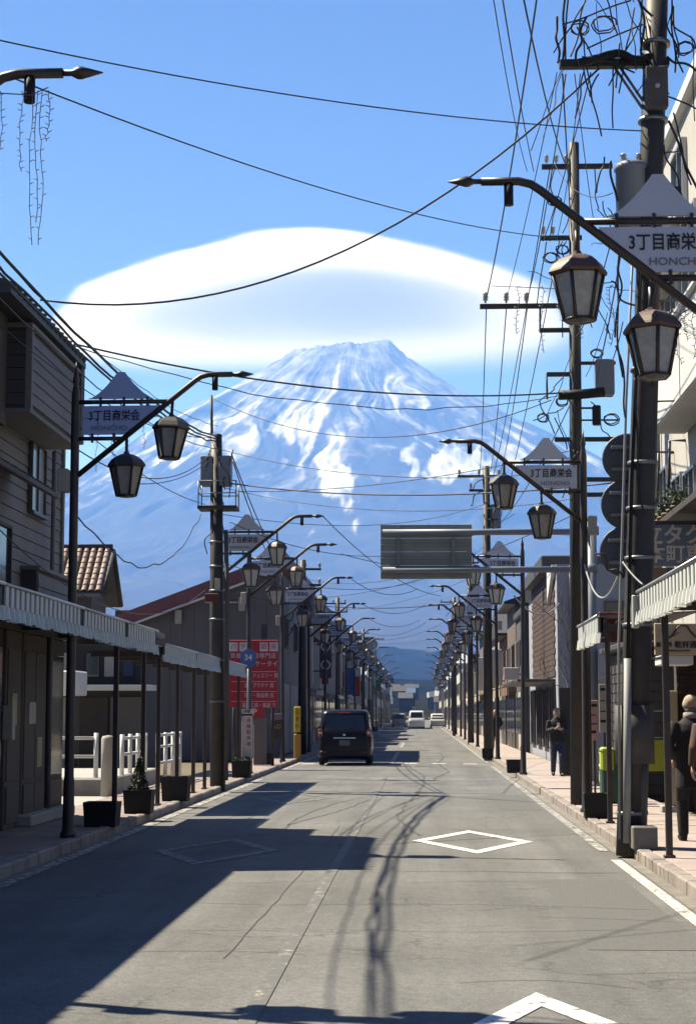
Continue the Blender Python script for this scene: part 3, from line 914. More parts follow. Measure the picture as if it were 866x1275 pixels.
# dark notice board wrapped round the foot of the pole
wb = MB(); n = 12; c = ax1(955)
vv = []; ff = []
for k in range(n + 1):
    a = math.pi * (1.0 + k / n)
    for r_ in (.21, .20):
        for z_ in (1.05, 1.72):
            vv.append((c.x + .02 + r_*1.08*math.cos(a), r_*1.08*math.sin(a), z_))
for k in range(n):
    a = k*4; ff += [(a, a+4, a+5, a+1), (a+2, a+3, a+7, a+6), (a+1, a+5, a+7, a+3), (a, a+2, a+6, a+4)]
wb.add(vv, ff, True).build('notice_wrap', mat('charcoal_notice', (.055, .05, .05), .6, var=.3, vscale=8), P1)
# cross arm with sleeves
a0, a1 = q1(696, 80), q1(822, 76)
MB().bbox(a0.x, a1.x + .1, -.06, .06, a0.z - .05, a0.z + .05, .008).build('cross_arm', M_pole_dk, P1)
MB().tube(smooth_path([q1(720, 78, D1 - .1), q1(745, 72, D1 - .1), q1(770, 66, D1 - .1), q1(790, 74, D1 - .1), q1(812, 70, D1 - .1)]), .055, 8).build('cable_joint', M_black, P1)
for x in (765, 772):
    MB().tube([q1(x, 84), q1(x + 38, 140)], .018, 6).build('brace', M_steel, P1)
MB().bbox(*(lambda p: (p.x - .13, p.x + .13, -.32, -.17, p.z - .25, p.z + .25))(ax1(125)), .01).build('meter_box', M_pole, P1)
MB().lathe([(.0, 0), (.03, .0), (.03, .02), (.0, .02)], 12).build('meter_dial', M_ceramic, P1, ax1(125) + Vector((0, -.325, 0))).rotation_euler = (math.pi/2, 0, 0)
tp = q1(786, 250); 
tr = MB().lathe([(.0, -.62), (.16, -.60), (.19, -.55), (.19, .36), (.205, .37), (.205, .42), (.17, .46), (.06, .48)], 20).build('transformer', M_greyblue, P1, tp)
for dx in (-.09, .09): 
    i = insulator(tr, (dx, 0, .44), .8)
MB().box(.16, .42, -.03, .03, -.3, -.2).build('transformer_bracket', M_steel, tr)
MB().bbox(*(lambda p: (p.x - .30, p.x + .45, -.03, .03, p.z - .04, p.z + .04))(q1(800, 237)), .006).build('cross_arm', M_pole_dk, P1)
for k, (px, py, r_) in enumerate(((722, 34, .10), (752, 30, .13), (852, 60, .10))):
    coil(P1, q1(px, py, D1 - .05 + .02*k), r_, 2, 'y', .010, seed=k)
for k, (a, b_) in enumerate((((700, 78), (703, -40)), ((704, 80), (708, -45)), ((710, 70), (740, -40)), ((716, 76), (730, 20)), ((730, 60), (800, 30)), ((724, 70), (790, 90)), ((694, 78), (693, 20)), ((745, 92), (735, 120)), ((834, 20), (866, 60)),
                             ((830, 70), (866, 88)), ((826, 118), (866, 135)), ((838, 140), (860, 230)), ((832, 150), (880, 260)), ((828, 20), (850, 90)), ((826, 180), (850, 250)), ((795, 0), (806, 120)), ((800, -40), (798, 60)), ((835, -20), (840, 90)),
                             ((760, 200), (768, 250)), ((752, 195), (742, 240)), ((785, 0), (700, 30)), ((812, 20), (770, -30)))):
    wild(P1, q1(*a, D1 - .12), q1(*b_, D1 - .12), .04 if k > 2 else .02, .011 if k % 3 else .016, k)
for k, (a, b_) in enumerate((((768, 330), (775, 470)), ((772, 300), (765, 420)), ((806, 330), (812, 480)), ((800, 300), (795, 460)), ((760, 350), (790, 380)), ((812, 380), (820, 330)), ((766, 430), (778, 520)), ((790, 470), (802, 640)), ((776, 720), (740, 690)))):
    wild(P1, q1(*a, D1 - .2), q1(*b_, D1 - .2), .06, .012, 40 + k)
for k in range(26):
    rr_ = random.Random(300 + k)
    a = (rr_.uniform(695, 866), rr_.uniform(-10, 90)); b_ = (a[0] + rr_.uniform(-40, 40), a[1] + rr_.choice((-1, 1)) * rr_.uniform(50, 110))
    wild(P1, q1(*a, D1 - .1 + rr_.uniform(-.2, .1)), q1(*b_, D1 - .1), .022, rr_.choice((.006, .007, .010)), 300 + k)
for k in range(16):
    rr_ = random.Random(400 + k)
    a = (rr_.uniform(690, 770), rr_.uniform(230, 520)); b_ = (a[0] + rr_.uniform(-40, 45), a[1] + rr_.uniform(-20, 90))
    wild(P1, q1(*a, D1 + .4), q1(*b_, D1 + .4), .02, rr_.choice((.005, .007)), 400 + k)
for py in range(200, 900, 62):
    c = ax1(py); MB().tube([c + Vector((.1, -.05, 0)), c + Vector((.34, -.08, 0))], .011, 5).build('climbing_step', M_steel, P1)
# concrete foot block beside it
b_ = at(792, 1042, 19.9)
tag(MB().bbox(b_.x - .0, b_.x + .28, 20.25, 20.55, SZ, SZ + .26, .015).build('concrete_block', mat('old_concrete', (.17, .16, .15), .9, var=.25, vscale=6)), 'small grey concrete block on the pavement at the leaning pole', 'concrete block')

# three round traffic signs seen from behind, on the same pole
for k, (px, py) in enumerate(((781, 571), (779.5, 628), (778, 687))):
    c = at(px, py, D1 + .32)
    t = empty('traffic_sign', c, 0, ['topmost', 'middle', 'lowest'][k] + ' of three round traffic signs seen from behind on leaning pole', 'traffic sign', 'round signs on the leaning pole')
    d = MB().lathe([(.0, -.012), (.30, -.012), (.305, -.004), (.305, .004), (.29, .012), (.0, .012)], 36).build('disc', M_signback, t); d.rotation_euler = (math.pi/2, 0, 0)
    for dz in (-.13, .13):
        MB().bbox(-.2, .22, -.05, -.014, dz - .02, dz + .02, .004).build('rail', M_steel, t)
    MB().box(.02, .08, -.20, -.05, -.03, .03).build('bracket', M_steel, t)

# ---- second pole on the right
D2 = 30.2
pb = at(719, 1002, D2)
P2 = empty('utility_pole', (pb.x, D2, SZ - .1), 0, 'slim dark utility pole with several cross arms behind the second right lamp', 'utility pole')
def q2(px, py, d=D2): return rel(P2, at(px, py, d))
ax_a, ax_b = q2(719, 1002), q2(714, 178); ax_a.z = 0
MB().tube([ax_a, lerp(ax_a, ax_b, .5), ax_b], [.125, .11, .09], 14).build('pole', M_pole_dk, P2)
def hbar(px0, px1, py, w=.035, d=D2, nm='cross_arm', m=M_pole_dk, P=None, qf=None):
    qf = qf or q2; P = P or P2
    p0, p1 = qf(px0, py, d), qf(px1, py, d)
    return MB().bbox(p0.x, p1.x, p0.y - w, p0.y + w, min(p0.z, p1.z) - w, max(p0.z, p1.z) + w, .005).build(nm, m, P)
for px0, px1, py in ((674, 762, 207), (672, 724, 296), (597, 706, 381), (671, 714, 411), (680, 714, 466), (690, 764, 547), (700, 768, 597), (716, 752, 616)):
    hbar(px0, px1, py)
for px in (604, 630, 655): insulator(P2, q2(px, 379) + Vector((0, 0, .03)), 1.0)
for px in (680, 692, 704): insulator(P2, q2(px, 205) + Vector((0, 0, .03)), .8)
for px in (676, 688, 740): insulator(P2, q2(px, 294) + Vector((0, 0, .03)), .8)
MB().tube([q2(672, 380), q2(672, 412)], .018, 6).build('drop_bracket', M_pole_dk, P2)
MB().tube([q2(680, 466), q2(681, 497)], .018, 6).build('drop_bracket', M_pole_dk, P2)
MB().tube([q2(695, 492, D2 - .15), q2(720, 491, D2 - .15), q2(752, 488, D2 - .15)], .085, 10).build('cable_joint', M_black, P2)
MB().bbox(*(lambda p: (p.x - .16, p.x + .16, -.16, .16, p.z - .32, p.z + .30))(q2(752, 470)), .02).build('transformer', M_greyblue, P2)
MB().bbox(*(lambda p: (p.x - .07, p.x + .07, -.25, -.1, p.z - .16, p.z + .18))(q2(741, 520)), .02).build('splice_box', M_black, P2)
hbar(716, 766, 452, .025); hbar(716, 762, 492, .03, D2 + .1); hbar(716, 746, 508, .015); hbar(716, 770, 523, .012)
for k, (px, py, r_) in enumerate(((760, 522, .13), (685, 320, .12), (700, 310, .10), (676, 520, .09), (700, 500, .1), (690, 250, .11), (742, 440, .1))):
    coil(P2, q2(px, py, D2 - .1), r_, 2, 'y', .011, seed=60 + k)
for k, (a, b_) in enumerate((((705, 300), (690, 350)), ((680, 300), (668, 380)), ((690, 210), (684, 300)), ((740, 210), (745, 260)), ((712, 330), (700, 420)), ((700, 470), (670, 500)), ((735, 500), (765, 560)), ((722, 560), (700, 620)),
                             ((690, 520), (705, 560)), ((760, 480), (775, 400)), ((672, 500), (690, 540)), ((750, 250), (770, 300)), ((720, 230), (700, 290)), ((690, 330), (700, 300)), ((720, 640), (724, 760)), ((714, 560), (712, 700)))):
    wild(P2, q2(*a, D2 - .12), q2(*b_, D2 - .12), .07, .011, 80 + k)

# ---- transformer pole on the left
D3 = 37.4
pb = at(271, 978, D3)
P3 = empty('utility_pole', (pb.x, D3, SZ - .1), 0, 'dark utility pole with transformer box and caged platform on the left kerb', 'utility pole')
def q3(px, py, d=D3): return rel(P3, at(px, py, d))
MB().tube([(0, 0, 0), q3(270, 760), q3(269, 541)], [.165, .15, .125], 16).build('pole', M_pole_dk, P3)
MB().tube([q3(264, 560, D3 + .12), q3(263, 492, D3 + .12)], .03, 8).build('lightning_rod', M_pole_dk, P3)
for s_, px in ((0, 258), (1, 281)):
    MB().bbox(*(lambda p: (p.x - .13, p.x + .13, -.2, .16, p.z - .32, p.z + .32))(q3(px, 587)), .02).build('transformer', M_greyblue, P3)
c = q3(272, 633); fl = MB().bbox(c.x - .42, c.x + .42, -.32, .3, c.z - .04, c.z + .03, .006).build('platform', M_pole_dk, P3)
for dx in (-.40, .40):
    for dy in (-.3, .28):
        MB().tube([(c.x + dx, dy, c.z), (c.x + dx, dy, c.z + .56)], .014, 5).build('rail_post', M_steel, P3)
for dz in (.3, .56):
    MB().tube([(c.x - .4, -.3, c.z + dz), (c.x + .4, -.3, c.z + dz), (c.x + .4, .28, c.z + dz), (c.x - .4, .28, c.z + dz), (c.x - .4, -.3, c.z + dz)], .012, 5).build('guard_rail', M_steel, P3)
for py in (675, 705, 735, 770, 820, 870): 
    cc = lerp(Vector((0, 0, 0)), q3(269, 541), (978 - py) / 437); MB().tube([cc - Vector((0, 0, .02)), cc + Vector((0, 0, .02))], .165, 14).build('band', M_steel, P3)
p = q3(272, 728); MB().bbox(p.x - .055, p.x + .055, -.19, -.16, p.z - .12, p.z + .12, .005).build('number_plate', M_box, P3)
MB().bbox(*(lambda p: (p.x - .05, p.x + .25, -.22, -.15, p.z - .09, p.z + .09))(q3(259, 745)), .01).build('terminal_box', mat('maroon_box', (.09, .02, .022), .6), P3)
MB().tube([q3(281, 660, D3 - .1), q3(283, 760, D3 - .1), q3(281, 972, D3 - .1)], .05, 8).build('riser_pipe', M_pole, P3)
for k, (a, b_) in enumerate((((262, 560), (250, 610)), ((275, 560), (285, 620)), ((270, 600), (278, 660)), ((280, 610), (290, 560)), ((262, 640), (258, 690)), ((268, 550), (276, 580)))):
    wild(P3, q3(*a, D3 - .2), q3(*b_, D3 - .2), .08, .012, 120 + k)

# ---- plainer poles further down the street
def far_pole(px, D, ytop, label, ybase, tr=True, arms=((0, -1.0, .5), (.5, -.6, .6))):
    b_ = at(px, ybase, D); P = empty('utility_pole', (b_.x, D, SZ - .1), 0, label, 'utility pole')
    H = at(px, ytop, D).z - SZ
    MB().tube([(0, 0, 0), (0, 0, H)], [.17, .12], 12).build('pole', M_pole_dk, P)
    for dz, x0, x1 in arms:
        MB().bbox(x0, x1, -.05, .05, H - .35 - dz - .04, H - .35 - dz + .04, .005).build('cross_arm', M_pole_dk, P)
        for x in (x0 + .06, (x0 + x1) / 2, x1 - .06): insulator(P, (x, 0, H - .31 - dz), 1.1)
    if tr: MB().lathe([(.0, -.5), (.2, -.48), (.22, .3), (.1, .36)], 14).build('transformer', M_greyblue, P, (.3, 0, H - 1.7))
    for k in range(5): wild(P, (-.1, -.1, H - .5 - .4*k), (random.uniform(-.6, .6), -.2, H - .9 - .5*k), .15, .02, int(D) + k)
    return P
far_pole(608, 61.5, 577, 'utility pole rising past the edge of the big traffic sign', 942)
far_pole(376, 66.5, 694, 'dark pole next to the yellow upright sign on the left kerb', 938, True, ((0, -.5, .7), (.6, -.4, .7)))
far_pole(586, 92, 690, 'second far utility pole on the right, beyond the sign gantry', 926)
far_pole(566, 128, 742, 'third far utility pole on the right among distant lamps', 915)
far_pole(420, 104, 742, 'far utility pole on the left among distant lamp arms', 919)
far_pole(452, 150, 782, 'farthest utility pole on the left before the hillside', 910, False)

# ---- traffic sign on its gantry, seen from behind
DG = 38.0
pb = at(738, 975, DG)
G = empty('traffic_sign_gantry', (pb.x, DG, SZ), 0, 'large road sign seen from behind on long steel arms over the street', 'road sign')
def qg(px, py, d=DG): return rel(G, at(px, py, d))
top = qg(736, 646)
MB().tube([(0, 0, 0), (top.x, 0, top.z)], [.125, .105], 16).build('post', M_greyblue, G)
MB().lathe([(.125, -.02), (.125, .02), (.0, .05)], 16).build('post_cap', M_greyblue, G, (top.x, 0, top.z))
MB().lathe([(.24, 0), (.24, .03), (.14, .05), (.13, .1)], 16).build('base_plate', M_steel, G)
for y0 in (661, 708):
    p0, p1 = qg(476, y0 + 2, DG - .06), qg(737, y0 + 1, DG - .06)
    MB().tube([p0, p1], .068, 12).build('arm', M_greyblue, G)
    MB().lathe([(.16, -.09), (.16, .09)], 16).build('flange', M_greyblue, G, (qg(736, y0).x, 0, qg(736, y0).z))
p0, p1 = qg(473.5, 721), qg(587, 652.5)
w, h = p1.x - p0.x, p1.z - p0.z
for k in range(4):
    z0 = p0.z + h * k / 4
    MB().bbox(p0.x, p1.x, .05, .075, z0 + .003, z0 + h / 4 - .003, .004).build('sheet', M_greenback, G)
    MB().bbox(p0.x + .01, p1.x - .01, .02, .05, z0 + h / 8 - .02, z0 + h / 8 + .02, .004).build('stiffener', M_greenback, G)
for x in (496, 564):
    q = qg(x, 690); MB().bbox(q.x - .035, q.x + .035, -.02, .02, p0.z + .05, p1.z - .05, .004).build('upright', M_steel, G)

# ---- overhead cables
A = at
cable(A(-80, 32, 15), A(806, 163, D1), .18, .012, 'topmost thin cable crossing the whole sky to the leaning pole')
cable(A(-60, 66, 14), A(692, 296, D2 - .1), .28, .013, 'thin cable slanting down across the sky under the topmost one')
cable(A(50, 373, 20.5), A(745, 85, D1 - .1), .95, .020, 'thick sagging cable crossing in front of the white cloud')
cable(A(92, 428, 24.3), A(700, 489, D2 - .2), .30, .022, 'heavy cable crossing in front of the mountain summit')
cable(A(92, 430, 24.3), A(700, 492, D2 - .2), .52, .012, 'thin twin slung under the heavy cable before the summit', kink=.012)
cable(A(265, 496, D3), A(686, 498, D2), .75, .014, 'sagging cable from the lightning rod of the transformer pole')
cable(A(276, 560, D3), A(692, 588, D2), .30, .012, 'thin cable from transformer pole across the upper snow streaks')
cable(A(280, 601, D3), A(772, 600, D2), .25, .022, 'thick cable crossing the mountain at the height of the caged platform')
cable(A(278, 607, D3), A(766, 612, D2), .42, .010, 'hair-thin cable just under the thick one at platform height')
cable(A(94, 640, 22.05), A(250, 640, D3), .9, .016, 'looping cable between the blue sign lamp and the transformer pole', kink=.02)
cable(A(97, 560, 22.05), A(262, 565, D3), .45, .014, 'cable behind the two lanterns of the blue sign lamp')
cable(A(97, 530, 22.05), A(255, 628, D3), .15, .012, 'short cable running down to the caged platform')
for k, (x, z0, z1, r_) in enumerate(((-4.52, 7.45, 7.7, .030), (-4.57, 7.40, 7.62, .026), (-4.48, 7.34, 7.55, .024), (-4.60, 7.20, 7.35, .014), (-4.78, 7.7, 8.1, .010))):
    cable((pb.x * 0 + q3(270, 600).x + P3.location.x, D3, z0 + .1), (x, 1.5, z1), 1.12 + .05*k, r_, ['thickest', 'second thickest', 'third', 'fourth', 'thinnest and highest'][k] + ' cable of the bundle running along the left house eaves', 40, kink=.010)
cable(A(288, 565, D3), A(376, 745, 66), .4, .022, 'cable from the transformer pole down to the next left pole')
cable(A(290, 575, D3), A(378, 760, 66), .6, .020, 'lower cable from the transformer pole to the next left pole')
for k, (px, py, d, qx, qy, e) in enumerate(((605, -60, 16, 656, 213, D2), (616, -60, 16, 664, 213, D2), (676, -60, 16.5, 605, 372, D2), (693, 90, D1, 630, 372, D2), (704, 92, D1, 656, 372, D2), (700, 92, D1, 712, 300, D2), (722, 92, D1, 692, 300, D2),
                                            (735, 90, D1, 676, 300, D2), (640, -60, 16, 704, 205, D2), (715, 92, D1, 742, 296, D2), (770, 260, D1, 716, 420, D2), (775, 300, D1, 742, 470, D2), (762, 240, D1, 690, 204, D2))):
    cable(A(px, py, d), A(qx, qy, e), .12 if k % 2 else .25, .010 + .003 * (k % 3), ORD[k + 1] + ' of the wires fanning out to the slim right pole', 14)
for k, (px, py, qx, qy) in enumerate(((605, 384, 597, 590), (630, 384, 610, 588), (656, 384, 622, 590), (684, 210, 612, 600), (696, 300, 620, 655), (716, 490, 612, 660))):
    cable(A(px, py, D2), A(qx, qy, 61.5), .35, .016, ORD[k + 1] + ' wire running on from the slim pole to the far right pole', 14)
far_x = [((402, 643), 38.3, (548, 742), 59.5), ((425, 690), 44.8, (640, 700), 61), ((436, 720), 56, (520, 733), 60), ((452, 753), 69.5, (530, 753), 70), ((458, 770), 80, (522, 772), 81), ((380, 745), 66, (604, 690), 61.5), ((460, 788), 92, (530, 775), 81),
         ((424, 760), 104, (585, 720), 92), ((470, 798), 103, (560, 770), 128), ((456, 800), 150, (560, 790), 128), ((480, 812), 150, (540, 805), 150), ((300, 742), 50, (606, 745), 61.5)]
for k, (a, d, b_, e) in enumerate(far_x):
    cable(A(*a, d), A(*b_, e), .35, .016, ORD[k + 1] + ' of the sagging wires across the far street', 16)
for k, (a, d, b_, e, sg) in enumerate((((274, 640), D3, (610, 625), 61.5, .5), ((150, 600), 24, (262, 572), D3, .2), ((286, 650), D3, (640, 640), 44.6, .9), ((0, 405), 20, (262, 545), D3, .35), ((276, 700), D3, (604, 680), 61.5, 1.0), ((-20, 640), 20, (255, 735), D3, .8),
                                   ((300, 612), D3, (714, 560), D2, .2), ((380, 720), 66, (716, 640), D2, .6))):
    cable(A(*a, d), A(*b_, e), sg, .012, ORD[k + 1] + ' of the faint thin wires drawn across the mountain flank', 18)
cable(A(724, 690, 28.2), A(775, 700, D1), .55, .022, 'pale taped cable drooping between the second lamp and the leaning pole').data.materials[0] = M_conduit
cable(A(640, 742, 44.6), A(700, 745, 56), .5, .03, 'pale cable looping from the third right lamp to the grey house').data.materials[0] = M_conduit
cable(A(775, 700, D1 - .2), A(800, 728, 20.0), .02, .018, 'short pale cable from the leaning pole to the striped awning').data.materials[0] = M_conduit

# ---- strings of icicle lights on the lamp arms
M_wire = mat('thin_light_wire', (.10, .12, .16), .5)
M_bulb = mat('clear_bulb', (.75, .78, .82), .15)
def icicles(anchor, xs, label, lens, seed, n=14):
    rnd = random.Random(seed)
    o = empty('icicle_lights', anchor, 0, label, 'light string', 'icicle light strings')
    mb = MB(); bl = MB()
    for k, (x, l, z0) in enumerate(zip(xs, lens, [0]*len(xs))):
        pts = [Vector((x, 0, 0))]
        m_ = 12
        for i in range(1, m_ + 1):
            pts.append(Vector((x + rnd.gauss(0, .005) + .012 * math.sin(i * .5 + k), rnd.gauss(0, .005), -l * i / m_)))
        mb.tube(pts, .0028, 4)
        for i in range(0, n):
            t = (i + .5) / n * m_; a = pts[int(t)]; b_ = pts[min(m_, int(t) + 1)]; c = lerp(a, b_, t - int(t))
            dx = rnd.choice((-1, 1)) * .022
            mb.tube([c, c + Vector((dx, 0, .012))], .003, 3)
            bl.lathe([(.0, -.008), (.006, 0), (.0, .008)], 4, c.x + dx, c.y) if False else None
            q = c + Vector((dx, 0, .012)); s_ = .006
            bl.add([q + Vector((s_, 0, 0)), q + Vector((-s_, 0, 0)), q + Vector((0, s_, 0)), q + Vector((0, -s_, 0)), q + Vector((0, 0, s_)), q + Vector((0, 0, -s_))],
                   [(0, 2, 4), (2, 1, 4), (1, 3, 4), (3, 0, 4), (2, 0, 5), (1, 2, 5), (3, 1, 5), (0, 3, 5)])
    mb.tube([(min(xs) - .2, 0, .0), (sum(xs)/len(xs), 0, -.03), (max(xs), 0, .02)], .004, 4)
    mb.build('wire', M_wire, o); bb = bl.build('bulbs', M_bulb, o); bb['kind'] = 'stuff'
    return o
icicles(A(64, 112, 11.22), [-.34, -.20, -.13, -.09, -.06, -.02], 'icicle light string hanging from the top left lamp arm', [.75, .55, 1.05, .9, 1.05, .35], 3)
icicles(A(690, 355, 13.9), [-.30, -.1, .05, .2, .45], 'icicle light string hanging beside the closest right lantern', [.4, .55, .3, .45, .5], 4)
icicles(A(850, 385, 13.9), [-.1, -.04, .02, .08], 'icicle light string hanging at the right picture edge under the sign', [.35, .45, .25, .4], 5)
icicles(A(170, 520, 22), [-.5, -.3, -.1, .1, .3], 'icicle light string hanging behind the blue sign lamp lanterns', [.7, .5, .8, .4, .6], 6)
# ================================================================ left side of the street
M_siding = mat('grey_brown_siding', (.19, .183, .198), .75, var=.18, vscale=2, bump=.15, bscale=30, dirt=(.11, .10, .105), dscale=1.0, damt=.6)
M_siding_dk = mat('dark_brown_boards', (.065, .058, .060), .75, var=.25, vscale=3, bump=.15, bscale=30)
M_timber = mat('dark_timber', (.045, .036, .031), .7, var=.3, vscale=4, bump=.2, bscale=25)
M_coping = mat('grey_coping', (.17, .165, .165), .7, var=.2, vscale=3)
M_rooftile_dk = mat('dark_roof_tile', (.05, .048, .05), .6, var=.3, vscale=5)
M_copper = mat('brown_sheet_roof', (.045, .027, .024), .6, var=.3, vscale=3, dirt=(.05, .03, .03), dscale=2, damt=.6)
M_glass = mat('window_glass', (.05, .06, .07), .08, spec=.8)
M_glass_pale = mat('curtained_window_glass', (.32, .34, .36), .2, var=.2, vscale=3, spec=.8)
M_alu = mat('brown_aluminium_frame', (.10, .09, .085), .4, .4)
M_alu_l = mat('silver_aluminium_frame', (.42, .43, .44), .35, .6)
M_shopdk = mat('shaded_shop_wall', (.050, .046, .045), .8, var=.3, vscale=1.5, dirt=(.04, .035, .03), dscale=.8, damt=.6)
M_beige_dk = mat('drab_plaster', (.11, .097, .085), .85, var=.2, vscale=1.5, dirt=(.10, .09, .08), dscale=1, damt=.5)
M_corr = mat('pale_corrugated_awning', (.50, .54, .57), .5, .05, var=.2, vscale=2, dirt=(.34, .37, .39), dscale=1.5, damt=.5)
M_fringe = mat('pale_blue_fringe', (.42, .52, .58), .7, var=.25, vscale=4, dirt=(.25, .30, .34), dscale=3, damt=.6)
M_white = mat('white_paint', (.70, .70, .68), .5, var=.06, vscale=3, dirt=(.48, .46, .43), dscale=2, damt=.4)
M_maroon = mat('maroon_sheet_roof', (.19, .07, .075), .6, var=.2, vscale=1.5, dirt=(.09, .04, .04), dscale=.7, damt=.5)
M_grey_clad = mat('grey_cladding', (.125, .12, .125), .7, var=.15, vscale=.8, dirt=(.09, .085, .085), dscale=.5, damt=.5)
M_conc = mat('pale_concrete', (.36, .35, .33), .9, var=.2, vscale=2, bump=.2, bscale=30, dirt=(.22, .21, .19), dscale=1.2, damt=.6)

def window(parent, face, c, w, h, fm=M_alu, gm=M_glass, bars=1, depth=.06, name='window'):
    """face: 'x+' / 'x-' / 'y-' ; c = centre on the wall surface (local to parent)"""
    x, y, z = c; s = {'x+': 1, 'x-': -1}.get(face, 0)
    fr = MB(); t = .045
    def bar(u0, u1, z0, z1, d0, d1, mb):
        if s: mb.box(x + s*d0, x + s*d1, y + u0, y + u1, z + z0, z + z1)
        else: mb.box(x + u0, x + u1, y - d1, y - d0, z + z0, z + z1)
    bar(-w/2, w/2, h/2 - t, h/2, 0, depth, fr); bar(-w/2, w/2, -h/2, -h/2 + t, 0, depth + .03, fr)
    bar(-w/2, -w/2 + t, -h/2 + t, h/2 - t, 0, depth, fr); bar(w/2 - t, w/2, -h/2 + t, h/2 - t, 0, depth, fr)
    for k in range(bars):
        u = -w/2 + w * (k+1) / (bars+1); bar(u - .02, u + .02, -h/2 + t, h/2 - t, 0, depth - .01, fr)
    wo = fr.build(name, fm, parent)
    for k in range(bars + 1):
        u0 = -w/2 + w * k / (bars+1) + .03; u1 = -w/2 + w * (k+1) / (bars+1) - .03
        p = MB(); bar(u0, u1, -h/2 + t, h/2 - t, .012, .024, p); p.build('pane', gm, wo)
    return wo

def boards_x(parent, X, y0, y1, z0, z1, bh, m, s=1, t=.022, name='board', gap=.006):
    """horizontal boards on a wall facing +-x"""
    n = max(1, round((z1 - z0) / bh)); bh = (z1 - z0) / n
    me = MB().prism([(0, 0), (s*t*1.6, .004), (s*t, bh - gap), (0, bh - gap)] if s > 0 else [(0, 0), (0, bh - gap), (s*t, bh - gap), (s*t*1.6, .004)], y0, y1).mesh(name); me.materials.append(m)
    for k in range(n): put(name, me, None, parent, (X, 0, z0 + k * bh))
def boards_y(parent, Y, x0, x1, z0, z1, bh, m, t=.022, name='board', gap=.006):
    """horizontal boards on a wall facing -y"""
    n = max(1, round((z1 - z0) / bh)); bh = (z1 - z0) / n
    me = MB().prismx([(0, 0), (-t*1.6, .004), (-t, bh - gap), (0, bh - gap)], x0, x1).mesh(name); me.materials.append(m)
    for k in range(n): put(name, me, None, parent, (0, Y, z0 + k * bh))
def vboards_y(parent, Y, x0, x1, zf, bw, m, z0=0.0, t=.03, name='panel', gap=.012):
    """upright panels on a wall facing -y, top edge follows zf(x)"""
    n = max(1, round((x1 - x0) / bw)); bw = (x1 - x0) / n
    for k in range(n):
        a, b_ = x0 + k*bw, x0 + (k+1)*bw - gap
        MB().add([(a, Y - t, z0), (b_, Y - t, z0), (b_, Y - t, zf(b_)), (a, Y - t, zf(a)), (a, Y, z0), (b_, Y, z0), (b_, Y, zf(b_)), (a, Y, zf(a))],
                 [(0, 1, 2, 3), (5, 4, 7, 6), (4, 0, 3, 7), (1, 5, 6, 2), (3, 2, 6, 7), (4, 5, 1, 0)]).build(name, m, parent)

# ---- house with the boarded balcony
HX = -5.55
H = empty('balcony_house', (0, 0, 0), 0, 'brown boarded two-storey house with jutting balcony, nearest on the left', 'house')
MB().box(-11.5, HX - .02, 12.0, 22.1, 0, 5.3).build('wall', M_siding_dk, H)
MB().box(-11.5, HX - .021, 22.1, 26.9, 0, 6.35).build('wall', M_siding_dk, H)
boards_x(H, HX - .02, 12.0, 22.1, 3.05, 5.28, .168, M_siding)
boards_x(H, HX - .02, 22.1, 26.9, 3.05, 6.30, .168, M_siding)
MB().box(HX - .02, HX + .05, 26.82, 26.94, 2.95, 6.35).build('corner_trim', M_coping, H)
rf = MB().prism([(-11.8, 5.3), (-5.4, 5.3), (-5.4, 5.38), (-9.6, 6.5), (-11.8, 6.0)], 6.0, 22.1).build('roof', M_rooftile_dk, H)
MB().prism([(-11.8, 6.36), (-5.62, 6.36), (-5.62, 6.46), (-8.6, 7.6), (-11.8, 6.9)], 22.62, 27.1).build('roof', M_rooftile_dk, H)
for k in range(69):
    y = 6.1 + k * .235
    MB().tube([(-5.42, y, 5.39), (-9.6, y, 6.51)], .045, 6).build('roof_tile_row', M_rooftile_dk, rf)
br_ = MB().prism([(-11.8, 6.75), (-4.93, 6.70), (-4.93, 6.78), (-7.6, 7.75), (-11.8, 7.0)], 20.7, 25.5).build('balcony_roof', M_rooftile_dk, H)
for k in range(17):
    MB().tube([(-4.90, 20.85 + k*.28, 6.80), (-7.6, 20.85 + k*.28, 7.78)], .05, 6).build('roof_tile_row', M_rooftile_dk, br_)
MB().box(-8.5, -5.3, 20.75, 22.12, 5.3, 6.72).build('wall', M_siding_dk, H)
# balcony
bx, by0, by1, bz0, bz1 = -5.02, 22.15, 25.35, 5.60, 6.62
B = MB().box(HX + .03, bx - .03, by0 + .03, by1 - .03, bz0 - .06, bz1 - .03).build('balcony', M_siding_dk, H)
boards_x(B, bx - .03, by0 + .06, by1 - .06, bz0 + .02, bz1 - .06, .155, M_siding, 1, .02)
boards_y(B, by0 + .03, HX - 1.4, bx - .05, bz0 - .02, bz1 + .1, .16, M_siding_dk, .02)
MB().bbox(HX - 1.4, bx + .05, by0 - .04, by1 + .04, bz1 - .03, bz1 + .03, .008).build('coping', M_coping, B)
MB().bbox(bx - .05, bx + .04, by0, by0 + .1, bz0 - .1, bz1 + .0, .008).build('corner_post', M_coping, B)
MB().bbox(bx - .12, bx + .06, by1 - .02, by1 + .24, bz0 - .02, bz1 + .12, .008).build('corner_post', M_siding_dk, B)
MB().bbox(HX + .03, bx + .035, by0 - .02, by1 + .04, bz0 - .12, bz0 - .062, .008).build('sill_beam', M_coping, B)
window(H, 'x+', (HX + .02, 25.0, 4.98), .95, 1.06, M_alu, M_glass_pale, 1)
window(H, 'x+', (HX + .02, 19.2, 5.0), 1.6, 1.06, M_alu, M_glass, 1)
window(H, 'x+', (HX + .02, 22.9, 3.72), .95, .85, M_timber, M_glass, 0)
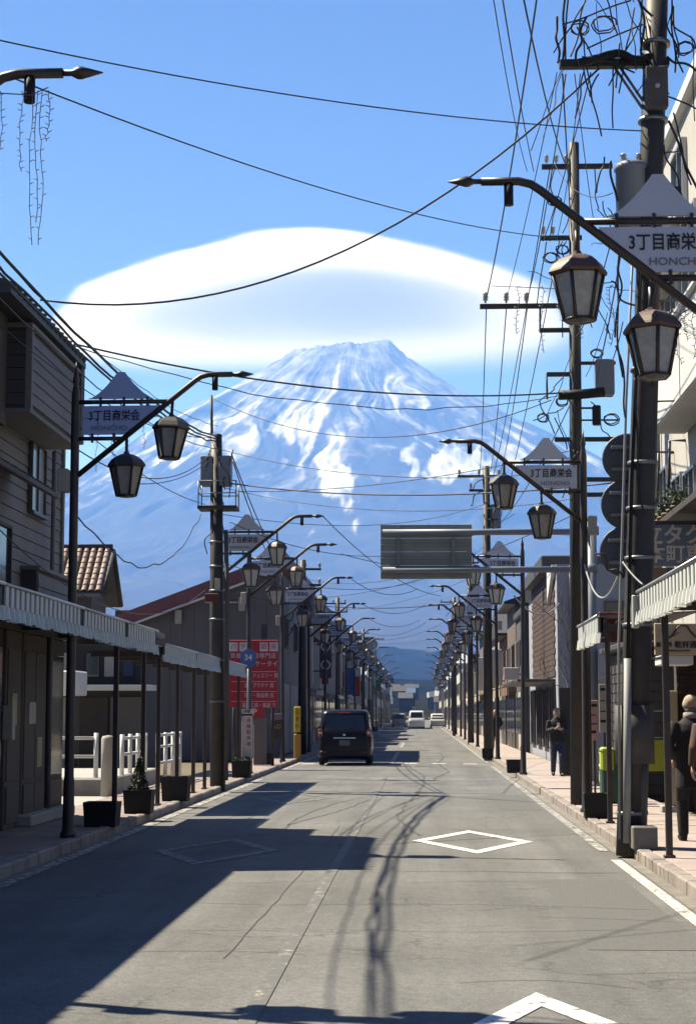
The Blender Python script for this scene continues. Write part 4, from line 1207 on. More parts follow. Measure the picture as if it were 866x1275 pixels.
# pent roof over the ground floor
pr = MB().prism([(HX + .02, 4.92), (HX + .02, 4.86), (-4.92, 4.52), (-4.88, 4.53), (-4.88, 4.59)], 12, 23.5).build('pent_roof', M_copper, H)
for k in range(26):
    y = 12.1 + k * .45
    MB().tube([(HX + .03, y, 4.935), (-4.89, y, 4.605)], .016, 5).build('roof_seam', M_copper, pr)
# boarded lower storey box
lb = MB().box(HX + .0, -5.32, 24.2, 26.6, 3.0, 3.62).build('lower_bay', M_siding_dk, H)
boards_x(lb, -5.32, 24.22, 26.58, 3.02, 3.58, .165, M_siding)
MB().bbox(HX, -5.26, 24.15, 26.66, 3.62, 3.68, .01).build('coping', M_coping, lb)
# shop front in the shade of the arcade
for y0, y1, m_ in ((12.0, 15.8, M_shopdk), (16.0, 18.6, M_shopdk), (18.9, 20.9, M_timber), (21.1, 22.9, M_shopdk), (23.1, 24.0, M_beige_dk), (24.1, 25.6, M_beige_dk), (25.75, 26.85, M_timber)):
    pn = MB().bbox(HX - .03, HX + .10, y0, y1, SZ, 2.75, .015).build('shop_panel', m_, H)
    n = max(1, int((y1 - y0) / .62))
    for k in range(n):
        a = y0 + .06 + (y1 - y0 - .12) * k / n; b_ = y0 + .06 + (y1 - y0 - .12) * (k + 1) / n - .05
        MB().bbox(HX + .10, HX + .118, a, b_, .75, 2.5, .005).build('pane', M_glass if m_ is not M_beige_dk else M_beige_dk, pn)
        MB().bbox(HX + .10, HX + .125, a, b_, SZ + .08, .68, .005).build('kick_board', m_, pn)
M_poster = mat('faded_poster', (.42, .40, .36), .7, var=.3, vscale=6); M_poster2 = mat('yellowed_poster', (.40, .34, .20), .7, var=.3, vscale=6)
for k, (y, z, w_, h_) in enumerate(((17.2, 1.6, .5, .7), (18.25, 1.5, .3, .42), (21.6, 1.7, .36, .5), (22.4, 1.45, .42, .6), (23.5, 1.7, .3, .42), (24.6, 1.65, .42, .3), (25.1, 1.1, .3, .42))):
    MB().bbox(HX + .12, HX + .130, y - w_/2, y + w_/2, z - h_/2, z + h_/2, .002).build('poster', M_poster if k % 2 else M_poster2, H)
MB().bbox(HX + .10, HX + .24, 22.92, 23.08, 1.3, 1.75, .01).build('meter_box', M_box, H)
MB().cyl(HX + .16, 20.98, SZ, 2.75, .04, n=8).build('downpipe', M_conduit, H)
MB().cyl(HX + .14, 25.68, SZ, 5.5, .035, n=8).build('downpipe', M_coping, H)
MB().bbox(HX - .02, HX + .30, 23.9, 26.9, SZ, SZ + .16, .02).build('door_step', M_conc, H)
MB().box(HX - .03, HX + .16, 12, 26.9, 2.75, 3.02).build('lintel', M_timber, H)

# ---- arcade canopies with corrugated fascia
def corr_strip(y0, y1, x, z0, z1, m, name, parent, pitch=.09, amp=.02, ragged=0.0, s=1, lean=0.0):
    n = int((y1 - y0) / pitch * 4)
    v = []; f = []
    for i in range(n + 1):
        y = y0 + (y1 - y0) * i / n
        o = amp * (1 if i % 4 in (1, 2) else -1)
        zz = z0 + (random.uniform(-ragged, ragged) if ragged else 0)
        v += [(x + s*o + lean, y, zz), (x + s*o, y, z1), (x + s*o + lean - s*.012, y, zz), (x + s*o - s*.012, y, z1)]
    for i in range(n):
        a = i*4; f += [(a, a+4, a+5, a+1), (a+2, a+3, a+7, a+6), (a+1, a+5, a+7, a+3), (a, a+2, a+6, a+4)]
    return MB().add(v, f).build(name, m, parent)
M_fascia_back = mat('dark_fascia_sheet', (.035, .040, .046), .7, var=.2, vscale=3)
_slats = {}
def slat_mesh(h, s, m):
    k = (round(h, 3), s, m.name)
    if k not in _slats:
        _slats[k] = MB().bbox(0, s*.03, 0, .13, 0, h, .008).mesh('slat'); _slats[k].materials.append(m)
    return _slats[k]
def canopy(name, label, s, x_edge, x_wall, segs, ztop, drop, posts, zwall, m=M_corr, post_m=M_iron):
    c = empty(name, (0, 0, 0), 0, label, 'canopy')
    for y0, y1 in segs:
        fa = MB().box(min(x_edge, x_edge - s*.02), max(x_edge, x_edge - s*.02), y0, y1 - .03, ztop - drop * .62, ztop).build('fascia', M_fascia_back, c)
        ns = int((y1 - y0 - .05) / .24)
        for k in range(ns):
            put('slat', slat_mesh(drop * .60, s, m), None, fa, (x_edge, y0 + .03 + k * .24, ztop - drop * .61))
        corr_strip(y0, y1 - .03, x_edge + s*.012, ztop - drop, ztop - drop * .60, M_fringe if m is M_corr else m, 'fringe', fa, .24, .03, .018, s, s*.02)
        MB().tube([(x_edge + s*.03, y0, ztop + .01), (x_edge + s*.03, y1 - .03, ztop + .01)], .02, 6).build('edge_pipe', M_alu_l, fa)
        MB().add([(x_edge, y0, ztop + .012), (x_edge, y1, ztop + .012), (x_wall, y1, zwall), (x_wall, y0, zwall), (x_edge, y0, ztop - .012), (x_edge, y1, ztop - .012), (x_wall, y1, zwall - .03), (x_wall, y0, zwall - .03)],
                 [(0, 1, 2, 3), (7, 6, 5, 4), (0, 4, 5, 1), (1, 5, 6, 2), (2, 6, 7, 3), (3, 7, 4, 0)]).build('roof_sheet', M_coping, c)
        MB().box(min(x_edge - s*.05, x_edge - s*.11), max(x_edge - s*.05, x_edge - s*.11), y0, y1, ztop - drop * .8, ztop - .03).build('edge_beam', M_iron, c)
    for y in posts:
        MB().bbox(x_edge - s*.12 - .035, x_edge - s*.12 + .035, y - .035, y + .035, SZ, ztop - .1, .008).build('post', post_m, c)
        MB().bbox(x_edge - s*.12 - .06, x_edge - s*.12 + .06, y - .06, y + .06, SZ, SZ + .03, .006).build('post_foot', post_m, c)
    n = int((segs[-1][1] - segs[0][0]) / 2.2)
    for k in range(n + 1):
        y = segs[0][0] + (segs[-1][1] - segs[0][0]) * k / n
        MB().box(min(x_edge - s*.1, x_wall), max(x_edge - s*.1, x_wall), y - .03 if k else y, y + .03 if k < n else y, ztop - .20, ztop - .10).build('rafter', M_iron, c)
    return c
canopy('arcade_canopy', 'long striped corrugated canopy under the boarded balcony house', 1, -4.30, HX - .02, [(11.5, 18.0), (18.0, 22.3), (22.3, 25.7), (25.7, 28.6)], 2.96, .36, [13.0, 18.1, 25.55, 28.1], 3.04)
canopy('arcade_canopy', 'lower grey canopy in front of the open lot past the striped one', 1, -4.28, -5.5, [(29.3, 33.5), (33.5, 38.2), (38.4, 43.0)], 2.78, .27, [29.6, 31.9, 34.2, 36.0, 39.3, 42.6], 2.9)

# ---- open lot: low shop set back, white rails, deck
S = empty('set_back_shop', (0, 0, 0), 0, 'low dark shop with white eave set back behind the white railings', 'shop')
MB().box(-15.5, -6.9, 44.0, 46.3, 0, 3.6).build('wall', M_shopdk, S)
for k in range(10):
    x = -15.3 + k * .84
    MB().bbox(x, x + .78, 43.93, 43.99, .2, 2.05, .01).build('door_panel', [M_grey_clad, M_shopdk, M_conc, M_timber, M_grey_clad][k % 5], S)
MB().bbox(-15.6, -6.6, 43.3, 44.05, 2.2, 2.34, .01).build('eave', M_white, S)
for k, (x, w, m_) in enumerate(((-9.1, .5, M_box), (-8.2, .32, M_glass), (-7.75, .3, M_box), (-10.0, .6, M_timber), (-7.3, .25, mat('blue_board', (.02, .04, .10), .6)), (-11, .55, mat('yellow_light_panel', (.55, .50, .22), .5)))):
    MB().bbox(x - w/2, x + w/2, 43.9, 43.98, 2.55, 3.15, .01).build('upper_panel', m_, S)
MB().bbox(-15.6, -6.75, 43.7, 46.4, 3.6, 3.72, .01).build('roof', M_coping, S)
wv = MB().bbox(-9.9, -7.9, 40.3, 41.7, 2.05, 2.62, .03).build('white_banner_box', M_white)
tag(wv, 'plain white box sign standing above the lot railings', 'box sign')
MB().box(-9.8, -9.7, 41.2, 41.3, 0.12, 2.05).build('leg', M_iron, wv); MB().box(-8.1, -8.0, 41.2, 41.3, .12, 2.05).build('leg', M_iron, wv)

def rail_fence(label, p0, p1, h, posts, rails):
    f = empty('white_railing', p0, 0, label, 'railing', 'white pipe railings of the lot')
    d = Vector(p1) - Vector(p0)
    for k in range(posts):
        q = d * (k / (posts - 1)); MB().cyl(q.x, q.y, 0, h, .045, n=10).build('post', M_white, f)
    for z in rails:
        MB().tube([(0, 0, z), (d.x, d.y, z)], .032, 8).build('rail', M_white, f)
    return f
dk = MB().bbox(-10.5, -5.95, 33.6, 40.0, 0.02, .42, .03).build('concrete_deck', M_conc); tag(dk, 'pale raised concrete deck behind the white railings', 'deck')
rail_fence('white pipe railing just past the balcony house corner', (-8.6, 34.0, .42), (-6.25, 34.0, .42), .85, 4, (.4, .75))
rail_fence('white pipe railing left of the planter with the shrub', (-6.02, 35.6, .42), (-6.02, 38.6, .42), .8, 4, (.4, .72))
rail_fence('short white railing between the canopy posts at the lot edge', (-5.7, 38.3, .12), (-5.7, 41.8, .12), 1.1, 4, (.45, .8, 1.05))
bl = MB().lathe([(.13, 0), (.13, 1.05), (.11, 1.1), (.0, 1.12)], 16).build('stone_post', M_conc, None, at(134, 973, 33.0)); bl.location.z = SZ
tag(bl, 'round grey stone post beside the white railing', 'post')
lw = MB().bbox(-10.5, -5.6, 27.6, 33.2, .0, .10, .01).build('lot_paving', M_conc); lw['kind'] = 'structure'

# ---- house with the patchy tiled roof behind the lot
T = empty('tiled_house', (0, 0, 0), 0, 'small beige house with patchy red and white tiled roof', 'house')
ze, zr_, yf, yr, yb, xr = 4.80, 6.10, 46.5, 47.95, 49.3, -8.45
MB().prismx([(yf + .35, 0), (yb - .3, 0), (yb - .3, ze + .05), (yr, zr_ - .14), (yf + .35, ze + .18)], -14, xr - .35).build('wall', M_beige_dk, T)
M_tile1 = mat('red_roof_tile', (.24, .165, .135), .7, var=.5, vscale=3.5, dirt=(.42, .39, .37), dscale=2.4, damt=.9)
def tile_roof(parent, x0, x1, ya, za, yb_, zb, m):
    rt = MB(); n = int((x1 - x0) / .19); rows = 8
    for r in range(rows):
        t0, t1 = r / rows, (r + 1) / rows + .02
        y0, z0 = ya + (yb_ - ya)*t0, za + (zb - za)*t0 + .03; y1, z1 = ya + (yb_ - ya)*t1, za + (zb - za)*t1
        for k in range(n):
            xa = x0 + (x1 - x0) * k / n; w = (x1 - x0) / n
            rt.tube([(xa + w/2, y0, z0 + .02), (xa + w/2, y1, z1 + .02)], w * .46, 6, False)
    o = rt.build('roof_tiles', m, parent); o['kind'] = 'stuff'; return o
rfo = MB().add([(-14.2, yf, ze), (xr, yf, ze), (xr, yr, zr_), (-14.2, yr, zr_), (-14.2, yf, ze - .08), (xr, yf, ze - .08), (xr, yr, zr_ - .1), (-14.2, yr, zr_ - .1), (xr, yb, ze - .12), (-14.2, yb, ze - .12), (xr, yb, ze - .2), (-14.2, yb, ze - .2)],
         [(0, 1, 2, 3), (3, 2, 8, 9), (4, 7, 6, 5), (7, 11, 10, 6), (0, 4, 5, 1), (8, 10, 11, 9), (1, 5, 6, 2), (2, 6, 10, 8), (0, 3, 7, 4), (3, 9, 11, 7)]).build('roof', M_coping, T)
tile_roof(T, -14.2, xr - .02, yf, ze, yr, zr_, M_tile1)
for a, b_ in (((yf - .02, ze - .04), (yr, zr_ - .02)), ((yr, zr_ - .02), (yb + .02, ze - .16))):
    MB().tube([(xr + .02, a[0], a[1]), (xr + .02, b_[0], b_[1])], .07, 6).build('barge_board', M_timber, T)
MB().tube([(-14.2, yr, zr_ + .06), (xr, yr, zr_ + .06)], .1, 8).build('ridge', M_timber, T)
window(T, 'y-', (-9.6, yf + .34, 4.2), .8, .6)

# ---- grey hall with the maroon roof
GHY, ghx0, ghx1 = 62.0, -13.5, -5.0
ghz = lambda x: 4.75 + (x + 10.15) * (6.15 - 4.75) / (10.15 - 6.34)
GH = empty('grey_hall', (0, 0, 0), 0, 'grey clad hall with sloping maroon roof on the left', 'hall')
MB().prism([(ghx0, 0), (ghx1, 0), (ghx1, ghz(ghx1)), (ghx0, ghz(ghx0))], GHY, GHY + 17).build('wall', M_grey_clad, GH)
vboards_y(GH, GHY, ghx0, ghx1, lambda x: ghz(x) - .02, .42, M_grey_clad)
rf = MB().prism([(ghx0 - .3, ghz(ghx0 - .3) + .0), (ghx1 + .25, ghz(ghx1 + .25)), (ghx1 + .25, ghz(ghx1 + .25) + .55), (ghx0 - .3, ghz(ghx0 - .3) + .50)], GHY - .35, GHY + 17.3).build('roof', M_maroon, GH)
MB().prism([(ghx0 - .3, ghz(ghx0 - .3) - .05), (ghx1 + .25, ghz(ghx1 + .25) - .05), (ghx1 + .25, ghz(ghx1 + .25) + .03), (ghx0 - .3, ghz(ghx0 - .3) + .03)], GHY - .40, GHY - .352).build('barge_board', M_white, rf)
MB().bbox(-5.62, -5.42, GHY - .06, GHY - .032, 3.7, 4.75, .005).build('slot_window', M_glass, GH)
for k in range(3): window(GH, 'x+', (ghx1 + .0, GHY + 3 + 5*k, 4.6), 1.6, 1.1)
for k in range(4): MB().bbox(ghx1, ghx1 + .08, GHY + .6 + 4.1*k, GHY + 4.3 + 4.1*k, .2, 2.7, .02).build('shutter', M_conc, GH)
MB().tube([at(255, 690+60, GHY - .1), at(300, 690 + 60, GHY - .1)], .03, 5).build('wall_pipe', M_white, GH)
for px, py in ((222, 768), (301, 752)):
    p = at(px, py, GHY - .15); MB().bbox(p.x - .12, p.x + .12, GHY - .22, GHY - .03, p.z - .25, p.z + .25, .02).build('wall_lamp', M_box, GH)

# ---- red notice board with white writing
M_red = mat('red_board', (.42, .022, .032), .5, var=.08, vscale=2)
M_wtext = mat('white_lettering', (.75, .70, .70), .5)
DB = 52.0
bp0, bp1 = at(284, 881, DB), at(346, 797, DB)
RB = empty('red_notice_board', (0, 0, 0), 0, 'big red notice board covered in white writing before the grey hall', 'sign board')
MB().bbox(bp0.x, bp1.x, DB, DB + .08, bp0.z, bp1.z, .01).build('board', M_red, RB)
bw = bp1.x - bp0.x
for k in range(5):
    if k == 2: continue
    x = bp0.x + bw * (.1 + .2 * k) + (.02 if k > 2 else 0)
    t_ = MB().bbox(x - .12, x + .12, DB - .012, DB - .001, bp1.z - .33, bp1.z - .07, .004).build('white_tile', M_wtext, RB)
    lettering('パチ　銀座'[k] if k != 2 else '', .2, M_red, t_, (x, DB - .016, bp1.z - .2))
def rows_on(P, txts, x, y, z0, dz, sz, sx=1.0):
    for i, t_ in enumerate(txts):
        if t_: lettering(t_, sz, M_wtext, P, (x, y, z0 - dz * i), sx=sx)
xc = (bp0.x + bp1.x) / 2
rows_on(RB, ['質屋　買取専門店'], xc, DB - .012, bp1.z - .47, .2, .17)
rows_on(RB, ['バッグ 靴 ケータイ'], xc, DB - .012, bp1.z - .71, .2, .19, .9)
for i, t_ in enumerate(('時計・ジュエリー 買', '金・プラチナ 高', '切手・商品券 店', '電動工具・楽器 で')):
    z = bp1.z - 1.05 - .29 * i
    lettering(t_, .15, M_wtext, RB, (bp0.x + bw * .62, DB - .012, z), sx=.8)
    MB().box(bp0.x + bw*.06, bp0.x + bw*.97, DB - .006, DB - .001, z + .115, z + .127).build('rule', M_wtext, RB)
pp = MB().bbox(at(316, 0, DB).x, at(334, 0, DB).x, DB + .01, DB + .07, bp0.z - .30, bp0.z - .002, .005).build('parking_panel', M_red, RB)
lettering('P', .27, M_wtext, pp, (at(322, 0, DB).x, DB + .004, bp0.z - .14), bold=.004)
for x in (bp0.x + .15, bp1.x - .15): MB().cyl(x, DB + .12, 0, bp0.z + .5, .04, n=8).build('leg', M_iron, RB)
MB().bbox(at(320.5, 0, DB).x, at(335.5, 0, DB).x, DB + .0, DB + .3, SZ + .02, bp0.z - .32, .02).build('plinth', mat('taupe_plinth', (.17, .145, .135), .8, var=.1), RB)

# ---- blue hexagon sign, white notice, yellow upright sign, small board
c = at(309, 820, 43.4)
hs = empty('hexagon_sign', (c.x, 43.4, SZ), 0, 'blue hexagonal route sign on a thin pole before the red board', 'road sign')
MB().cyl(0, .05, 0, c.z + .2 - SZ, .03, n=8).build('pole', M_steel, hs)
M_blue = mat('blue_sign', (.05, .13, .36), .5, var=.05)
hx = []
for k in range(6): a = math.pi/2 + k*math.pi/3; hx.append((.22*math.cos(a), c.z - SZ + .26*math.sin(a)))
pl = MB().prism(hx, -.01, .01).build('plate', M_blue, hs)
lettering('34', .20, M_wtext, pl, (0, -.016, c.z - SZ + .02), bold=.003)
ws = at(307.5, 914, 42.7)
wn_ = empty('white_notice', (ws.x, 42.7, SZ + .02), 0, 'tall white notice board with pink writing beside canopy end', 'sign board')
p0, p1 = at(300.5, 942, 42.7), at(314.5, 884, 42.7); wd = p1.x - p0.x
MB().bbox(-wd/2, wd/2, -.02, .02, .1, p1.z - SZ, .006).build('board', mat('white_pink_board', (.62, .55, .55), .5, var=.08, vscale=5), wn_)
MB().bbox(-wd/2, wd/2, -.024, -.019, p1.z - SZ - .16, p1.z - SZ - .12, .001).build('dark_band', M_black, wn_)
MB().box(-.1, .1, -.1, .1, 0, .1).build('foot', M_iron, wn_)
for i, t_ in enumerate('月極駐車場'): lettering(t_, .11, mat('grey_red_print', (.30, .16, .17), .5), wn_, (.04, -.026, p1.z - SZ - .28 - .14*i))
lettering('注意', .08, M_black, wn_, (0, -.028, p1.z - SZ - .06))
ys_ = at(370, 913, 60.0); p0, p1 = at(366, 912, 60), at(373.5, 880, 60)
yo = empty('yellow_upright_sign', (ys_.x, 60.0, SZ), 0, 'narrow yellow upright sign on the left kerb ahead of the van', 'sign')
M_yel = mat('yellow_sign', (.55, .42, .02), .5, var=.08); M_yel2 = mat('orange_yellow_post', (.42, .24, .02), .5, var=.1)
MB().bbox(-.11, .11, -.05, .05, p0.z - SZ, p1.z - SZ, .02).build('panel', M_yel, yo)
MB().bbox(-.11, .12, -.09, .09, 0, p0.z - SZ - .06, .02).build('stand', M_yel2, yo)
MB().cyl(0, 0, p0.z - SZ - .08, p0.z - SZ + .02, .03, n=8).build('neck', M_iron, yo)
for i, t_ in enumerate('止まれ'): lettering(t_, .16, M_black, yo, (0, -.055, p1.z - SZ - .18 - .24*i))
so = at(344, 907, 54.0); p0, p1 = at(338, 921, 54), at(351, 897, 54)
sb = empty('small_board', (so.x, 54, SZ), 0, 'small dark board with yellow lettering right of the red board', 'sign board')
MB().bbox(-.17, .17, -.02, .02, p0.z - SZ, p1.z - SZ, .006).build('board', M_shopdk, sb)
MB().bbox(-.17, .17, -.02, .02, p1.z - SZ + .01, p1.z - SZ + .2, .006).build('upper_board', M_coping, sb)
lettering('入口', .15, M_yel, sb, (0, -.026, p1.z - SZ - .2)); MB().cyl(-.14, .03, 0, p1.z - SZ, .02, n=6).build('leg', M_iron, sb); MB().cyl(.14, .03, 0, p1.z - SZ, .02, n=6).build('leg', M_iron, sb)

# ---- black planter tubs along both kerbs
def planter(px, py, D, w, h, label, plant=None, d=.4):
    p = at(px, py, D)
    o = empty('planter', (p.x, D, SZ), random.uniform(-.05, .05), label, 'planter', 'black planter tubs along the kerbs')
    w2 = w/2
    t = .03; v = []
    mb = MB()
    mb.add([(-w2*.9, -d/2*.9, 0), (w2*.9, -d/2*.9, 0), (w2*.9, d/2*.9, 0), (-w2*.9, d/2*.9, 0), (-w2, -d/2, h), (w2, -d/2, h), (w2, d/2, h), (-w2, d/2, h),
            (-w2+t, -d/2+t, h), (w2-t, -d/2+t, h), (w2-t, d/2-t, h), (-w2+t, d/2-t, h), (-w2+t, -d/2+t, h-.07), (w2-t, -d/2+t, h-.07), (w2-t, d/2-t, h-.07), (-w2+t, d/2-t, h-.07)],
           [(3, 2, 1, 0), (0, 1, 5, 4), (1, 2, 6, 5), (2, 3, 7, 6), (3, 0, 4, 7), (4, 5, 9, 8), (5, 6, 10, 9), (6, 7, 11, 10), (7, 4, 8, 11), (8, 9, 13, 12), (9, 10, 14, 13), (10, 11, 15, 14), (11, 8, 12, 15)])
    mb.build('tub', M_black, o)
    MB().box(-w2+t, w2-t, -d/2+t, d/2-t, h-.12, h-.06).build('soil', M_soil, o)
    if plant: plant(o, h)
    return o
M_soil = mat('dark_soil', (.03, .022, .016), .95, var=.4, vscale=20)
M_leaf = mat('evergreen_leaf', (.035, .06, .022), .6, var=.45, vscale=12)
def leaf_cloud(name, m, parent, n, fn, size, seed):
    rnd = random.Random(seed); mb = MB()
    for _ in range(n):
        c = Vector(fn(rnd)); d = Vector((rnd.gauss(0, 1), rnd.gauss(0, 1), rnd.gauss(.4, 1))).normalized(); e = d.orthogonal().normalized(); e.rotate(Matrix.Rotation(rnd.uniform(0, 6.3), 3, d)); s_ = size * rnd.uniform(.6, 1.3)
        mb.add([c - e*s_*.4, c + d*s_, c + e*s_*.4, c - d*s_*.2], [(0, 1, 2, 3)])
    o = mb.build(name, m, parent); return o
def conifer(o, h):
    MB().tube([(0, 0, h - .1), (0, 0, h + .4)], .02, 6).build('stem', M_timber, o)
    def fn(r):
        t = r.random() ** 1.4; a = r.uniform(0, 6.28); rad = .16 * (1 - t) * math.sqrt(r.random()) + .015
        return (rad*math.cos(a), rad*math.sin(a), h - .02 + .5*t)
    f = leaf_cloud('foliage', M_leaf, o, 700, fn, .045, 3)
def lowplant(o, h):
    def fn(r): return (r.uniform(-.18, .18), r.uniform(-.14, .14), h - .06 + r.random()**2*.14)
    leaf_cloud('foliage', M_leaf, o, 200, fn, .05, 4)
planter(127, 1028, 24.2, .46, .33, 'black planter tub nearest the blue sign lamp', None)
planter(173, 1013, 27.3, .44, .36, 'black planter tub holding a small pointed conifer', conifer)
planter(219, 996, 31.2, .48, .42, 'black planter tub behind the conifer planter, empty looking', None)
planter(301, 967, 42.4, .46, .40, 'black planter tub at the foot of the white notice', lowplant)
planter(330, 951, 53.0, .46, .34, 'black planter tub under the red notice board plinth', None)
planter(741, 1014, 26.4, .36, .36, 'black planter tub with pale stones beside the second right lamp', None)
planter(640, 961, 46.0, .40, .34, 'black planter tub at the foot of third right lamp', None)
planter(607, 945, 60.5, .40, .34, 'small far black planter tub at the fourth right lamp', None)
# ================================================================ right side of the street
M_cream = mat('cream_render', (.47, .455, .42), .85, var=.08, vscale=1, bump=.1, bscale=40, dirt=(.36, .34, .31), dscale=.8, damt=.5)
M_cream_w = mat('white_render', (.62, .62, .60), .8, var=.08, vscale=1, dirt=(.45, .44, .42), dscale=.9, damt=.5)
M_signblue = mat('slate_blue_board', (.15, .18, .26), .55, var=.15, vscale=3, dirt=(.18, .19, .22), dscale=2, damt=.5)
M_cream_txt = mat('cream_lettering', (.62, .57, .46), .5)
M_woodsign = mat('brown_wood_board', (.24, .14, .09), .7, var=.3, vscale=4, dirt=(.14, .08, .05), dscale=2, damt=.6)
M_brick_dk = mat('dark_red_brick', (.060, .034, .029), .85, var=.4, vscale=3)
M_beige = mat('beige_panel', (.52, .46, .32), .75, var=.1, vscale=2)
M_corr_w = mat('white_awning_slat', (.58, .60, .58), .5, var=.08, vscale=3, dirt=(.38, .40, .38), dscale=2, damt=.5)
RX_ = FR + .05     # facade

CB = empty('cream_building', (0, 0, 0), 0, 'tall cream building with white balcony on the right behind the leaning pole', 'building')
MB().box(RX_, 12, 21.5, 30.9, 2.75, 11.0).build('wall', M_cream, CB)
MB().bbox(RX_ - .12, 12.1, 21.4, 31.0, 11.0, 11.25, .03).build('parapet', M_cream_w, CB)
bl = MB().bbox(3.58, RX_ - .005, 16.0, 27.4, 5.97, 7.15, .03).build('balcony', M_cream_w, CB)
MB().bbox(3.52, RX_ - .01, 15.9, 27.5, 7.155, 7.24, .02).build('coping', M_cream_w, bl)
for k in range(5): MB().box(3.572, 3.579, 17 + 2.4*k, 17.03 + 2.4*k, 6.0, 7.12).build('joint', M_coping, bl)
MB().bbox(3.75, RX_ - .005, 27.6, 30.2, 8.6, 9.5, .03).build('balcony', M_cream_w, CB)
for y, z, w, h in ((28.2, 5.15, 1.0, .55), (26.9, 4.85, 1.15, 1.0), (29.7, 5.0, .9, 1.5), (28.4, 7.9, 1.3, 1.2), (26.4, 8.6, 1.4, 1.3), (29.6, 10.0, 1.0, 1.1), (27.4, 10.0, 1.2, 1.1), (29.9, 7.9, .8, 1.2)):
    w_ = window(CB, 'x-', (RX_, y, z), w, h, M_alu_l, M_glass, 1, .09)
    MB().bbox(RX_ - .16, RX_, y - w/2 - .06, y + w/2 + .06, z - h/2 - .09, z - h/2 - .01, .01).build('sill', M_cream_w, w_)
MB().cyl(RX_ - .07, 30.4, 2.8, 10.9, .05, n=8).build('downpipe', M_greyblue, CB)
for y in (27.6, 28.9): MB().tube([(RX_, y, 5.9), (RX_ - .25, y, 5.9), (RX_ - .3, y, 4.6)], .025, 6).build('bracket', M_iron, CB)
# ledge with pot plants
MB().bbox(3.45, RX_ - .005, 22.0, 28.6, 4.34, 4.44, .01).build('ledge', M_timber, CB)
for k in range(5):
    p = empty('pot_plant', (3.72, 25.6 + .5*k, 4.44), 0, ['first', 'second', 'third', 'fourth', 'last'][k] + ' potted plant on the cream building ledge, counting down the street', 'potted plant', 'pot plants on the ledge')
    MB().lathe([(.07, 0), (.10, .17), (.11, .17), (.11, .20), (.0, .19)], 10).build('pot', M_woodsign, p)
    leaf_cloud('foliage', M_leaf, p, 120, lambda r: (r.gauss(0, .1), r.gauss(0, .1), .2 + abs(r.gauss(0, .13))), .06, 30 + k)
# ground floor: dark brick recess and beige door post
MB().box(4.55, 12, 21.5, 30.8, 0, 2.75).build('shop_wall', M_brick_dk, CB)
bk = MB().bbox(0, .205, 0, .03, 0, .058, .004).mesh('brick'); bk.materials.append(M_brick_dk)
pw = MB().box(3.99, 6.0, 28.03, 28.3, SZ, 2.75).build('brick_pier', mat('mortar_dark', (.05, .045, .042), .9), CB)
for r in range(38):
    for c in range(9):
        x = 4.0 + c * .215 + (.107 if r % 2 else 0)
        if x + .2 < 6.0: put('brick', bk, None, pw, (x, 28.0, SZ + .03 + r * .068))
MB().bbox(3.80, 3.985, 27.9, 28.06, SZ, 2.0, .012).build('door_post', M_beige, CB)
MB().bbox(3.70, 4.02, 27.86, 28.10, SZ, SZ + .10, .01).build('post_plinth', M_conc, CB)
MB().bbox(2.95, 3.35, 22.04, 22.6, 2.24, 2.36, .01).build('light_box', M_white, CB)

# ---- signs on that building
def flat_sign(name, x0, x1, z0, z1, y, m, label, t=.06, frame=None):
    o = empty(name, (x0, y, z0), 0, label, 'sign board')
    MB().bbox(0, x1 - x0, 0, t, 0, z1 - z0, .008).build('board', m, o)
    if frame:
        fr = MB(); w, h = x1 - x0, z1 - z0
        for a in ((0, w, 0, .03), (0, w, h - .03, h), (0, .03, .03, h - .03), (w - .03, w, .03, h - .03)):
            fr.box(a[0], a[1], -.012, -.001, a[2], a[3])
        fr.build('frame', frame, o)
    return o
p0, p1 = at(804, 705, 24.0), at(900, 652, 24.0)
ts = flat_sign('taxi_sign', p0.x, p1.x, p0.z, p1.z, 24.0, M_signblue, 'weathered slate blue sign board with two rows of cream characters')
lettering('立タクシー', .29, M_cream_txt, ts, (.66, -.006, .41), bold=.006, sx=.98)
lettering('本町車庫', .27, M_cream_txt, ts, (.53, -.006, .15), bold=.004, sx=.98)
MB().box(0, p1.x - p0.x, -.03, .09, p1.z - p0.z + .002, p1.z - p0.z + .04).build('cap_rail', M_iron, ts)
MB().box(-.02, .02, -.005, .05, -.4, 0).build('strut', M_iron, ts)
p0, p1 = at(806, 742, 24.02), at(870, 706, 24.02)
wsn = flat_sign('wooden_sign', p0.x, p1.x, p0.z, p1.z - .01, 24.02, M_woodsign, 'worn brown board hanging under the slate blue sign')
lettering('小林', .22, M_cream_txt, wsn, (.16, -.006, .16)); lettering('自動車', .16, mat('faded_dark_print', (.10, .06, .05), .7), wsn, (.42, -.006, .30), sx=.7)
p0, p1 = at(815, 816, 22.0), at(880, 776, 22.0)
fs = flat_sign('mountain_sign', p0.x, p1.x, p0.z, p1.z, 22.0, mat('tan_sign_board', (.50, .40, .26), .6, var=.06, vscale=3), 'tan sign with a black mountain outline above the doorway')
w = p1.x - p0.x
ml = MB().tube([Vector((.10 + t[0], -.012, .20 + t[1])) for t in ((0, 0), (.10, .025), (.15, .09), (.185, .15), (.215, .165), (.26, .168), (.30, .155), (.34, .09), (.40, .03), (.50, 0))], .010, 6).build('mountain_outline', M_ink, fs)
MB().tube([(.23, -.01, .24), (.27, -.01, .255), (.26, -.01, .265), (.31, -.01, .275)], .004, 5).build('snow_stroke', M_ink, fs)
lettering('新世界', .066, M_ink, fs, (.115, -.006, .125), bold=.001); lettering('乾杯通り', .092, M_ink, fs, (.425, -.006, .125), bold=.002)
lettering('SHINSEKAI KANPAI', .030, M_ink, fs, (.30, -.006, .055))
